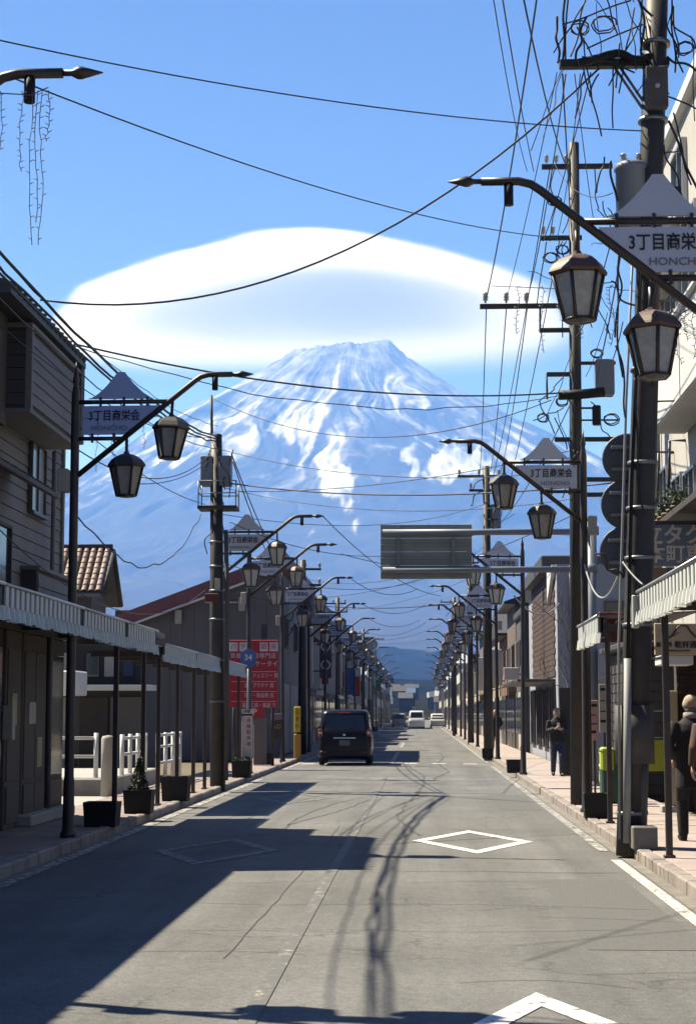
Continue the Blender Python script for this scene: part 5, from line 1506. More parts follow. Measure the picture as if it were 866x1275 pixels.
MB().tube([(.05, .03, p1.z - p0.z), (.05, .03, p1.z - p0.z + .25)], .012, 5).build('hanger', M_iron, fs); MB().tube([(w - .05, .03, p1.z - p0.z), (w - .05, .03, p1.z - p0.z + .25)], .012, 5).build('hanger', M_iron, fs)

# ---- canopies
canopy('arcade_canopy', 'sunlit white striped canopy reaching in from the right picture edge', -1, 2.50, RX_ - .02, [(11.0, 15.9), (15.9, 20.4)], 3.02, .36, [14.2, 19.2], 3.1, M_corr_w)
ep = MB().bbox(2.42, 2.50, 20.42, 20.75, 2.62, 3.0, .01).build('canopy_end_plate', M_corr_w); tag(ep, 'bent pale end plate of the sunlit canopy next to the leaning pole', 'end plate')
canopy('arcade_canopy', 'short pale canopy between two black posts past the leaning pole', -1, 2.50, RX_ - .3, [(25.0, 28.2)], 3.0, .36, [25.15, 28.1], 3.08, M_corr_w)
p0, p1 = at(746, 800, 25.6), at(772, 762, 25.6)
ms = flat_sign('maroon_sign', p0.x, p1.x + .2, p0.z, p1.z, 25.6, mat('maroon_board', (.10, .025, .028), .6, var=.1), 'maroon board with white figures behind the short canopy')
lettering('00', .16, M_wtext, ms, (.30, -.006, .26))

# ---- things in the gap behind the poles
GB = empty('green_crate_stack', (at(758, 985, 30.5).x, 30.5, SZ), 0, 'dark green bin with lime yellow cover between the poles', 'bin')
M_green = mat('bottle_green', (.012, .07, .045), .5, var=.15); M_lime = mat('lime_yellow', (.38, .47, .04), .6, var=.1)
MB().bbox(-.12, .22, 0, .4, 0, .85, .03).build('bin', M_green, GB)
MB().bbox(-.13, .10, -.02, .3, .55, .95, .03).build('cover', M_lime, GB)
MB().bbox(-.13, .23, -.01, .41, .86, .90, .01).build('lid', M_green, GB)
LB = empty('lime_banner', (at(813, 985, 30.5).x, 30.5, SZ), 0, 'lime yellow banner stretched low behind the closest black post', 'banner')
MB().bbox(-.33, .35, 0, .03, .55, 1.08, .01).build('cloth', M_lime, LB)
MB().bbox(-.34, .36, -.01, .04, 1.08, 1.12, .01).build('top_rail', M_green, LB)
for x in (-.3, .3): MB().cyl(x, .02, 0, 1.1, .02, n=6).build('leg', M_iron, LB)
for k, (px0, px1, py0, py1, D, m_, nm, lab) in enumerate(((722, 733, 868, 918, 33.5, M_white, 'poster_board', 'narrow white poster board close to the second lamp post'), (746, 758, 852, 912, 32.5, M_conc, 'poster_board', 'tall pale poster board just right of the canopy post'),
        (735, 744, 872, 922, 33, mat('pink_poster', (.42, .25, .24), .6, var=.25, vscale=8), 'poster_board', 'pinkish poster board between the two black canopy posts'), (790, 800, 876, 915, 32, mat('taupe_poster', (.22, .18, .16), .7, var=.2), 'poster_board', 'taupe poster board behind the leaning pole foot'))):
    p0, p1 = at(px0, py1, D), at(px1, py0, D)
    o = empty(nm, (p0.x, D, SZ), 0, lab, 'poster board'); MB().bbox(0, p1.x - p0.x, 0, .03, p0.z - SZ, p1.z - SZ, .006).build('board', m_, o)
    for r in range(4):
        z = p1.z - SZ - .12 - r * (p1.z - p0.z) * .22
        MB().box(.02, (p1.x - p0.x) * (.9 - .2 * (r % 2)), -.003, -.0005, z, z + .02 + .03 * (r % 3 == 0)).build('print_line', M_black, o)
    MB().box((p1.x - p0.x)/2 - .02, (p1.x - p0.x)/2 + .02, .03, .06, 0, p1.z - SZ - .1).build('leg', M_iron, o)
# dark lean-to wall behind them
SH = empty('dark_shed', (0, 0, 0), 0, 'dark low shed behind the poster boards on the right', 'shed')
MB().box(4.05, 10, 34.2, 38.5, 0, 2.9).build('wall', M_shopdk, SH); boards_y(SH, 34.2, 4.05, 10, .1, 2.85, .2, M_shopdk)
MB().bbox(3.85, 10.2, 34.0, 38.7, 2.9, 3.02, .02).build('roof', M_rooftile_dk, SH)
boards_x(SH, 4.05, 34.2, 38.5, .1, 2.85, .2, M_shopdk, -1)
FN = empty('dark_fence_panel', (at(696, 940, 44).x, 44, SZ), 0, 'dark brown upright panel beside the walking person in blue trousers', 'fence panel')
MB().bbox(.02, .36, 0, .1, 0, 2.15, .01).build('panel', M_timber, FN); MB().tube([(.32, 0, 2.15), (.32, 0, 2.7)], .02, 6).build('pole', M_iron, FN)
f = rail_fence('low white railing behind the canopy posts on the right pavement', (4.0, 36.5, SZ), (4.0, 41.0, SZ), .72, 5, (.35, .65)); f['group'] = 'white railings on the right pavement'
wl = MB().bbox(3.92, 4.12, 33.5, 43.5, .0, .30, .02).build('low_wall', M_conc); tag(wl, 'low concrete wall under the white railing on the right', 'wall')
MB().bbox(3.92, 4.14, 33.4, 43.6, .30, .34, .01).build('coping', M_coping, wl)

# bare tree
def bare_tree(name, loc, h, seed, label):
    rnd = random.Random(seed); o = empty(name, loc, 0, label, 'tree'); tw = MB()
    tr = MB(); tr.tube(smooth_path([(0, 0, 0), (.05, 0, h*.3), (-.03, .05, h*.55), (.1, 0, h*.75)], 5), .05, 8, True, .02); tr.build('trunk', M_timber, o)
    def br(p, d, l, r, lv):
        q = p + d * l; m_ = (p + q) / 2 + Vector((rnd.uniform(-1, 1), rnd.uniform(-1, 1), rnd.uniform(0, 1))) * l * .12
        tw.tube([p, m_, q], r, 5, False, r * .55)
        if lv < 4:
            for _ in range(rnd.randint(2, 3)):
                nd = (d + Vector((rnd.uniform(-.8, .8), rnd.uniform(-.8, .8), rnd.uniform(-.1, .8)))).normalized()
                br(q if _ else m_, nd, l * rnd.uniform(.55, .8), r * .6, lv + 1)
    for k in range(7):
        t = .35 + .6 * k / 6
        br(Vector((.05*math.sin(t*5), .02, h*t*.78)), Vector((rnd.uniform(-1, 1), rnd.uniform(-1, 1), rnd.uniform(.3, 1))).normalized(), h*.2, .018, 1)
    tw.build('crown', M_timber, o); return o
bare_tree('bare_tree', (4.2, 46.5, SZ - .1), 4.6, 5, 'bare leafless tree against the pale grey house wall')

# ---- grey house with the dark brick street front
M_bluegrey = mat('pale_bluegrey_render', (.30, .32, .36), .85, var=.06, vscale=.6, dirt=(.22, .24, .27), dscale=.5, damt=.4)
GHs = empty('grey_house', (0, 0, 0), 0, 'pale blue-grey rendered house with black parapet on the right', 'house')
MB().box(4.2, 12, 55.0, 69.5, 0, 6.25).build('wall', M_bluegrey, GHs)
MB().bbox(3.9, 12.2, 57.5, 70, 6.25, 6.75, .03).build('parapet', M_rooftile_dk, GHs)
MB().prismx([(55.0, 6.24), (57.4, 6.24), (57.4, 5.2)], 4.06, 4.18).build('white_gable_trim', M_white, GHs)
bkm = MB().bbox(-.035, 0, 0, .55, 0, .17, .006).mesh('brick'); bkm.materials.append(M_brick_dk)
for r in range(19):
    for c in range(20):
        y = 55.8 + c * .58 + (.29 if r % 2 else 0)
        if y < 66.8: put('brick', bkm, None, GHs, (4.2, y, 2.8 + r * .18))
for k in range(4): window(GHs, 'x-', (4.2, 57 + 3.3*k, 1.5), 2.2, 2.0, M_iron, M_glass, 1)
MB().cyl(4.62, 54.9, 0, 6.2, .05, n=8).build('downpipe', M_coping, GHs)
window(GHs, 'y-', (6.2, 55.0, 4.6), 1.1, 1.0)
MB().bbox(3.0, 4.2, 56.0, 66.0, 2.62, 2.72, .01).build('awning', M_rooftile_dk, GHs)
# ================================================================ shop houses down both sides
rnd8 = random.Random(21)
WALLS = {'white': (.50, .50, .48), 'grey': (.22, .22, .23), 'brown': (.13, .10, .08), 'tan': (.34, .28, .21), 'slate': (.13, .15, .18), 'cream': (.46, .42, .34), 'charcoal': (.07, .07, .075), 'rust': (.20, .10, .075)}
WM = {k: mat(k + '_wall', v, .85, var=.15, vscale=.7, dirt=tuple(c*.6 for c in v), dscale=.5, damt=.5) for k, v in WALLS.items()}
ROOFS = {'black tiled': mat('black_roof', (.045, .045, .05), .6, var=.2), 'red metal': mat('red_metal_roof', (.16, .05, .045), .55, var=.2), 'blue metal': mat('blue_metal_roof', (.06, .11, .19), .5, var=.2), 'pale metal': mat('pale_metal_roof', (.42, .44, .46), .45, .3, var=.1)}
SIGNM = {k: mat(k + '_sign', v, .5, var=.08) for k, v in {'white': (.62, .62, .60), 'red': (.32, .03, .03), 'blue': (.05, .12, .35), 'yellow': (.55, .40, .05), 'green': (.05, .22, .10)}.items()}
def shop_house(side, y0, y1, h, wall, roof, gable, label, depth=8, sign=None, awn=None, x_off=0.0, fl=2):
    s = 1 if side == 'L' else -1                 # direction the street lies in
    X = (FL if side == 'L' else FR) + x_off * s
    o = empty('shop_house', (0, 0, 0), 0, label, 'house', 'shop houses lining the far street')
    xb = X - s * depth; w = abs(depth); ym = (y0 + y1) / 2
    MB().box(min(X, xb), max(X, xb), y0, y1, 0, h).build('wall', WM[wall], o)
    rm = ROOFS[roof]
    if gable == 'street':      # ridge along the street
        MB().prism([(X + s*.5, h - .02), (X + s*.5, h + .1), ((X + xb)/2, h + 1.6), (xb - s*.4, h + .1), (xb - s*.4, h - .02)][::(1 if s < 0 else -1)], y0 - .2, y1 + .2).build('roof', rm, o)
    elif gable == 'front':
        MB().prismx([(y0 - .3, h - .02), (y1 + .3, h - .02), (y1 + .3, h + .1), (ym, h + 1.4), (y0 - .3, h + .1)], min(X + s*.45, xb), max(X + s*.45, xb)).build('roof', rm, o)
    else:
        MB().bbox(min(X + s*.12, xb - s*.1), max(X + s*.12, xb - s*.1), y0 - .05, y1 + .05, h, h + .3, .03).build('roof', rm, o)
    f = 'x+' if s > 0 else 'x-'
    nw = max(1, int((y1 - y0) / 2.6))
    for lv in range(1, fl):
        for k in range(nw):
            yy = y0 + (y1 - y0) * (k + .5) / nw
            window(o, f, (X, yy, 3.0 + (lv - 1) * 2.7 + 1.1), min(1.7, (y1 - y0) / nw - .6), 1.15, M_alu_l if k % 2 else M_alu, M_glass, 1)
    if fl > 1: window(o, 'y-', ((X + xb)/2 + s*1.5, y0, 4.1), 1.2, 1.0, M_alu_l, M_glass, 1)
    for k in range(nw + 1):
        a = y0 + .15 + (y1 - y0 - .3) * k / (nw + 1); b_ = y0 + .15 + (y1 - y0 - .3) * (k + 1) / (nw + 1) - .12
        sf = MB().bbox(X, X + s*.07, a, b_, SZ, 2.5, .01).build('shop_front', [M_conc, M_timber, M_shopdk, M_alu][(k + int(y0)) % 4], o)
        MB().bbox(X + s*.07, X + s*.085, a + .08, b_ - .08, .8, 2.3, .004).build('pane', M_glass, sf)
    if awn:
        xo = X + s * 1.0
        MB().prism([(X, 2.95), (X, 2.88), (xo, 2.62), (xo, 2.48), (xo + s*.02, 2.48), (xo + s*.02, 2.66)], y0 + .2, y1 - .2).build('awning', SIGNM[awn] if awn in SIGNM else M_corr, o)
    if sign:
        cl, z0, z1 = sign; yy = y0 + (y1 - y0) * .3
        sg = MB().bbox(X + s*.12, X + s*.75, yy, yy + .16, z0, z1, .015).build('projecting_sign', SIGNM[cl], o)
        MB().box(min(X, X + s*.12), max(X, X + s*.12), yy + .05, yy + .1, z0 + .2, z0 + .26).build('sign_bracket', M_iron, sg)
    return o
def disc_sign(o): pass
L_rows = [  # y0, y1, h, wall, roof, gable, sign, awning, offset, floors
 (79.5, 86, 6.0, 'slate', 'black tiled', 'flat', ('white', 3.0, 5.6), 'blue', 0, 2),
 (86.5, 92, 5.4, 'charcoal', 'black tiled', 'street', ('white', 2.9, 5.0), None, 0, 2),
 (92.6, 101, 6.6, 'brown', 'black tiled', 'flat', ('red', 3.2, 5.4), None, 0, 2),
 (101.5, 108, 5.2, 'tan', 'red metal', 'front', ('white', 2.8, 4.6), 'white', 0, 2),
 (109, 118, 7.2, 'charcoal', 'black tiled', 'flat', ('white', 3.2, 6.2), None, 0, 2),
 (118.5, 127, 5.6, 'grey', 'pale metal', 'street', None, 'blue', 0, 2),
 (128, 139, 6.2, 'brown', 'black tiled', 'front', ('blue', 3, 5), None, 0, 2),
 (140, 152, 5.4, 'white', 'pale metal', 'street', ('red', 3, 4.6), None, 0, 2),
 (153, 168, 6.0, 'slate', 'blue metal', 'street', None, None, 0, 2),
 (170, 186, 5.2, 'white', 'pale metal', 'front', ('white', 3, 4.8), None, 0, 2),
 (188, 204, 9.4, 'slate', 'black tiled', 'flat', ('green', 4, 7), None, .6, 3),
 (206, 232, 5.6, 'cream', 'pale metal', 'street', None, None, 0, 2),
 (234, 262, 5.0, 'white', 'pale metal', 'front', None, None, 0, 2),
 (266, 300, 6.0, 'grey', 'red metal', 'street', None, None, .4, 2)]
R_rows = [
 (71, 77, 5.6, 'charcoal', 'black tiled', 'flat', ('white', 3.0, 3.5), None, 0, 2),
 (77.5, 85, 6.4, 'brown', 'black tiled', 'street', None, 'white', 0, 2),
 (86, 93, 5.4, 'rust', 'black tiled', 'front', ('white', 3, 4.8), None, 0, 2),
 (94, 104, 6.2, 'tan', 'red metal', 'street', ('yellow', 3, 4.2), None, 0, 2),
 (105, 113, 5.6, 'grey', 'black tiled', 'flat', ('white', 3, 5), None, 0, 2),
 (114, 126, 6.8, 'brown', 'blue metal', 'front', None, 'white', 0, 2),
 (127, 139, 5.2, 'cream', 'black tiled', 'street', ('white', 3, 4.6), None, 0, 2),
 (140, 154, 6.0, 'charcoal', 'black tiled', 'flat', None, None, 0, 2),
 (155, 172, 5.4, 'tan', 'pale metal', 'street', ('white', 2.8, 4.4), None, 0, 2),
 (174, 196, 6.4, 'white', 'pale metal', 'front', None, None, .3, 2),
 (198, 225, 5.4, 'grey', 'blue metal', 'street', None, None, .5, 2),
 (228, 262, 5.8, 'white', 'pale metal', 'front', None, None, .8, 2),
 (266, 300, 5.4, 'cream', 'red metal', 'street', None, None, 1.2, 2)]
for side, rows, after in (('L', L_rows, 'grey hall on the left'), ('R', R_rows, 'grey house on the right')):
    for i, (y0, y1, h, wc, rc, gb, sg, aw, xo, fl) in enumerate(rows):
        lab = f"{(['first'] + ORD[1:])[i]} house beyond the {after}, {wc} walls, {rc} roof"
        shop_house(side, y0, y1, h, wc, rc, gb, lab, 8, sg, aw, xo, fl)
# round emblems on the tall white projecting sign
es = empty('round_emblem_sign', (at(405, 835, 84).x, 84, 3.3), 0, 'dark upright sign with two white rings among the left shops', 'sign')
MB().bbox(-.28, .28, 0, .12, 0, 2.1, .02).build('panel', WM['charcoal'], es)
for z in (.62, 1.5):
    t = MB(); 
    t.tube([(.2*math.cos(a*math.pi/12), -.015, z + .2*math.sin(a*math.pi/12)) for a in range(25)], .028, 6, False)
    t.build('ring', M_wtext, es)
MB().box(-.9, -.28, .04, .09, .3, .36).build('bracket', M_iron, es); MB().box(-.9, -.28, .04, .09, 1.7, 1.76).build('bracket', M_iron, es)

# ---- distant town climbing the slope at the end of the street
for k in range(60):
    y = 305 + (k / 60) ** 1.2 * 950 + rnd8.uniform(0, 12); x = rnd8.uniform(-.032, .013) * y
    if y < 436: x = -5.5 - abs(x) * .3 if x < 0 else 5.5 + abs(x) * .3
    w, d, h = rnd8.uniform(3.5, 7), rnd8.uniform(5, 9), rnd8.uniform(3.4, 6.5)
    nm = rnd8.choice(('grey', 'slate', 'brown', 'tan', 'charcoal', 'cream')); rk = rnd8.choice(('black tiled', 'blue metal', 'pale metal', 'black tiled'))
    o = empty('town_house', (x - w if x < 0 else x, y, slope_z(y) - .3), 0, 'small distant house in the town beyond the end of the street', 'house', 'distant town houses beyond the street end')
    MB().box(0, w, 0, d, 0, h).build('wall', WM[nm], o)
    MB().prismx([(-.4, h), (d + .4, h), (d/2, h + 1.8)], -.3, w + .3).build('roof', ROOFS[rk], o)
    for q in range(2): MB().bbox(w*(.2 + .4*q), w*(.2 + .4*q) + 1.4, -.04, -.005, h - 2.4, h - 1.2, .01).build('window', M_glass, o)
# ================================================================ vehicles
M_tyre = mat('tyre_rubber', (.015, .015, .016), .8)
M_rim = mat('alloy_rim', (.35, .36, .37), .35, .8)
M_chrome = mat('chrome_strip', (.62, .63, .65), .18, .9)
M_tail = mat('tail_lamp_red', (.22, .012, .012), .2, spec=.8)
M_lampclear = mat('clear_lamp', (.60, .55, .50), .15, spec=.8)
M_vglass = mat('tinted_glass', (.012, .013, .016), .06, spec=.8)
M_plate = mat('number_plate_white', (.5, .5, .5), .5)
def car_paint(n, c): return mat(n, c, .3, 0, coat=.15 if c[0] < .1 else .5, var=.05, vscale=2, spec=.25)
def loft(rings, name, m, parent):
    """rings: list of equal-length vertex loops"""
    n = len(rings[0]); mb = MB(); v = [p for r in rings for p in r]; f = []
    for i in range(len(rings) - 1):
        for k in range(n): f.append((i*n + k, i*n + (k+1) % n, (i+1)*n + (k+1) % n, (i+1)*n + k))
    f.append(tuple(reversed(range(n)))); f.append(tuple((len(rings)-1)*n + k for k in range(n)))
    mb.add(v, f, True)
    o = mb.build(name, m, parent); return o
def rrect(w, y0, y1, z, r, n=4):
    """rounded rectangle loop in the x-y plane at height z"""
    out = []; hw = w / 2
    for cx_, cy_, a0 in ((hw - r, y1 - r, 0), (-hw + r, y1 - r, 90), (-hw + r, y0 + r, 180), (hw - r, y0 + r, 270)):
        for k in range(n + 1):
            a = R(a0 + 90 * k / n); out.append((cx_ + r*math.cos(a), cy_ + r*math.sin(a), z))
    return out
def make_car(name, loc, rz, paint, label, W=1.67, Lg=3.70, Ht=1.735, box=1.0, cat='car', group=None):
    """tail at local -y end, nose at +y"""
    c = empty(name, loc, rz, label, cat, group)
    zb, zs = .24, .98 * Ht / 1.735
    hood = Lg * (.80 if box else .74)
    loft([rrect(W*.94, .05, Lg - .05, zb, .12), rrect(W*.985, .02, Lg - .02, zb + .08, .16), rrect(W, .0, Lg, .55, .18), rrect(W*.995, .015, Lg - .02, .78, .2), rrect(W*.97, .035, Lg - .10, zs - .03, .2), rrect(W*.93, .06, Lg - .16, zs + .02, .2)], 'body', paint, c)
    loft([rrect(W*.94, .045, hood, zs - .03, .14), rrect(W*.91, .09, hood - .10, zs + .25, .14), rrect(W*.865, .14, hood - .32, Ht - .14, .16), rrect(W*.83, .19, hood - .42, Ht - .05, .2), rrect(W*.72, .32, hood - .60, Ht - .005, .22), rrect(W*.5, .5, hood - .8, Ht, .2)], 'cabin', paint, c)
    # glass, laid just proud of the cabin
    def quad(pts, nm, m, th=.012):
        a = [Vector(p) for p in pts]; nrm = (a[1]-a[0]).cross(a[3]-a[0]).normalized()
        return MB().add([p + nrm*th for p in a] + [p - nrm*th for p in a], [(0, 1, 2, 3), (7, 6, 5, 4), (0, 4, 5, 1), (1, 5, 6, 2), (2, 6, 7, 3), (3, 7, 4, 0)]).build(nm, m, c)
    z0, z1 = zs + .10, Ht - .17
    quad([(-W*.375, .060, z0), (W*.375, .060, z0), (W*.355, .128, z1), (-W*.355, .128, z1)], 'rear_window', M_vglass)
    quad([(W*.37, hood - .03, z0), (-W*.37, hood - .03, z0), (-W*.34, hood - .30, z1), (W*.34, hood - .30, z1)], 'windscreen', M_vglass)
    for s in (-1, 1):
        for y0, y1 in ((.35, Lg*.32), (Lg*.34, Lg*.54), (Lg*.56, hood - .35)):
            quad([(s*W*.463, y0, z0), (s*W*.463, y1, z0), (s*W*.437, y1 - .03, z1), (s*W*.437, y0 + .03, z1)], 'side_window', M_vglass)
        tl = MB().bbox(s*W*.5 - s*.15, s*W*.5 - s*.005, -.012, .16, .88, 1.14, .03).build('tail_light', M_tail, c)
        MB().bbox(s*W*.5 - s*.13, s*W*.5 - s*.03, -.02, -.011, .98, 1.05, .005).build('reversing_lamp', M_lampclear, tl)
        MB().bbox(s*W*.5 - s*.30, s*W*.5 - s*.03, Lg - .12, Lg - .005, .66, .86, .03).build('headlight', M_lampclear, c)
        mr = MB().bbox(s*W*.5 - s*.02, s*W*.5 + s*.17, hood - .42, hood - .32, zs + .05, zs + .22, .03).build('wing_mirror', paint, c)
        MB().bbox(-.06 + s*(W/2 - .22), .06 + s*(W/2 - .22), -.034, .02, .40, .43, .004).build('reflector', M_tail, c)
        for y in (.62, Lg - .66):
            wx = s * (W/2 - .10)
            wh = MB().lathe([(.19, -.085), (.27, -.085), (.285, -.05), (.285, .05), (.27, .085), (.19, .085)], 20).build('wheel', M_tyre, c, (wx, y, .285)); wh.rotation_euler = (0, math.pi/2, 0)
            MB().lathe([(.0, -.07), (.19, -.078), (.19, .078), (.0, .07)], 16).build('rim', M_rim, wh)
    MB().bbox(-W*.21, W*.21, -.018, .03, .83, .875, .01).build('chrome_garnish', M_chrome, c)
    e = MB().lathe([(.0, 0), (.045, 0), (.045, .012), (.0, .014)], 14).build('badge', M_chrome, c, (-.01, .02, .95)); e.rotation_euler = (math.pi/2, 0, 0)
    MB().bbox(-.165, .165, -.014, .02, .62, .785, .005).build('number_plate', M_plate if 'black' not in label else mat('shaded_plate', (.12, .12, .13), .6), c)  # black van's plate is a darker copy, its rear shade put into the colour
    MB().bbox(-W*.46, W*.46, -.03, .12, .26, .46, .04).build('rear_bumper', paint, c)
    MB().tube([(.05, .045, zs + .12), (.3, .06, zs + .2)], .01, 5).build('wiper', M_black, c)
    MB().bbox(-.2, .2, .13, .19, Ht - .12, Ht - .09, .01).build('stop_lamp', M_tail, c)
    MB().bbox(-W*.40, W*.40, .45, Lg - .45, .17, .26, .01).build('underbody', M_tyre, c)
    return c
make_car('black_van', (-2.42, 55.6, .02), R(.4), car_paint('black_paint', (.004, .004, .0055)), 'black boxy compact van driving away in the left lane')
make_car('white_van', (-.55 + .0, 182 + 3.9, .0), math.pi, car_paint('white_paint_car', (.62, .63, .65)), 'white van with dark windscreen coming towards the camera far away', 1.69, 3.9, 1.9, 1.0)
make_car('silver_car', (-2.75, 212, .0), 0, car_paint('silver_paint_car', (.38, .40, .43)), 'small silver car farthest down the left lane', 1.68, 3.9, 1.6)
make_car('parked_car', (1.75, 204, .0), math.pi, car_paint('pearl_paint_car', (.55, .55, .54)), 'pale parked car behind the distant white van', 1.68, 3.9, 1.6)

# ================================================================ people
def remeshed(shapes, name, m, parent, voxel=.014, extra=None, smooth=6):
    me = shapes.mesh(name)
    o = bpy.data.objects.new(name, me); C.objects.link(o)
    md = o.modifiers.new('r', 'REMESH'); md.mode = 'VOXEL'; md.voxel_size = voxel; md.use_smooth_shade = True
    if smooth:
        sm_ = o.modifiers.new('s', 'SMOOTH'); sm_.iterations = smooth; sm_.factor = .5
    bpy.context.view_layer.update()
    nm_ = bpy.data.meshes.new_from_object(o.evaluated_get(bpy.context.evaluated_depsgraph_get()))
    bpy.data.objects.remove(o); bpy.data.meshes.remove(me)
    if extra is not None:
        bm = bmesh.new(); bm.from_mesh(nm_); t = extra.mesh('t'); bm.from_mesh(t); bm.to_mesh(nm_); bm.free(); bpy.data.meshes.remove(t)
        nm_.polygons.foreach_set('use_smooth', [True] * len(nm_.polygons))
    nm_.name = name; nm_.materials.clear()
    return put(name, nm_, m, parent)
def ell(mb, c, rx, ry, rz, n=14):
    c = Vector(c); prof = []; v = []; f = []
    for i in range(n + 1):
        ph = math.pi * i / n - math.pi / 2
        for k in range(n):
            a = 2*math.pi*k/n
            v.append((c.x + rx*math.cos(ph)*math.cos(a), c.y + ry*math.cos(ph)*math.sin(a), c.z + rz*math.sin(ph)))
    for i in range(n):
        for k in range(n): f.append((i*n + k, i*n + (k+1) % n, (i+1)*n + (k+1) % n, (i+1)*n + k))
    mb.add(v, f, True)
def eloft(mb, rings, n=20):
    """rings of (x, y, z, rx, ry)"""
    v = []; f = []
    for x, y, z, rx, ry in rings:
        for k in range(n):
            a = 2*math.pi*k/n; ca, sa = math.cos(a), math.sin(a)
            v.append((x + rx*math.copysign(abs(ca)**.85, ca), y + ry*math.copysign(abs(sa)**.85, sa), z))
    m_ = len(rings)
    for i in range(m_ - 1):
        for k in range(n): f.append((i*n + k, i*n + (k+1) % n, (i+1)*n + (k+1) % n, (i+1)*n + k))
    f.append(tuple(reversed(range(n)))); f.append(tuple((m_-1)*n + k for k in range(n)))
    mb.add(v, f, True)
M_skin = mat('skin', (.42, .26, .19), .6, var=.06, vscale=12)
def hand(mb, wrist, d, side, palm_n):
    """palm and five curled fingers; d: direction from wrist to knuckles, palm_n: palm normal"""
    d = Vector(d).normalized(); pn = Vector(palm_n); pn = (pn - d * pn.dot(d)).normalized(); w = d.cross(pn)
    wr = Vector(wrist)
    for k, (o_, l_) in enumerate(((-.030, .070), (-.010, .082), (.010, .078), (.029, .062))):
        b_ = wr + d*.085 + w*o_
        mb.tube([wr + d*.03 + w*o_*.8, b_, b_ + d*l_*.5 + pn*.012, b_ + d*l_*.82 + pn*l_*.35, b_ + d*l_*.9 + pn*l_*.7], [.013, .011, .0095, .0085, .006], 7)
    t = wr + d*.03 - w*.036*side
    mb.tube([wr + d*.015 - w*.02*side, t, t + d*.035 - w*.018*side + pn*.015, t + d*.062 - w*.014*side + pn*.03], [.014, .013, .011, .007], 7)
    for o_ in (-.024, -.008, .008, .024): mb.tube([wr + w*o_*.7, wr + d*.045 + w*o_, wr + d*.088 + w*o_], [.014, .016, .013], 7)

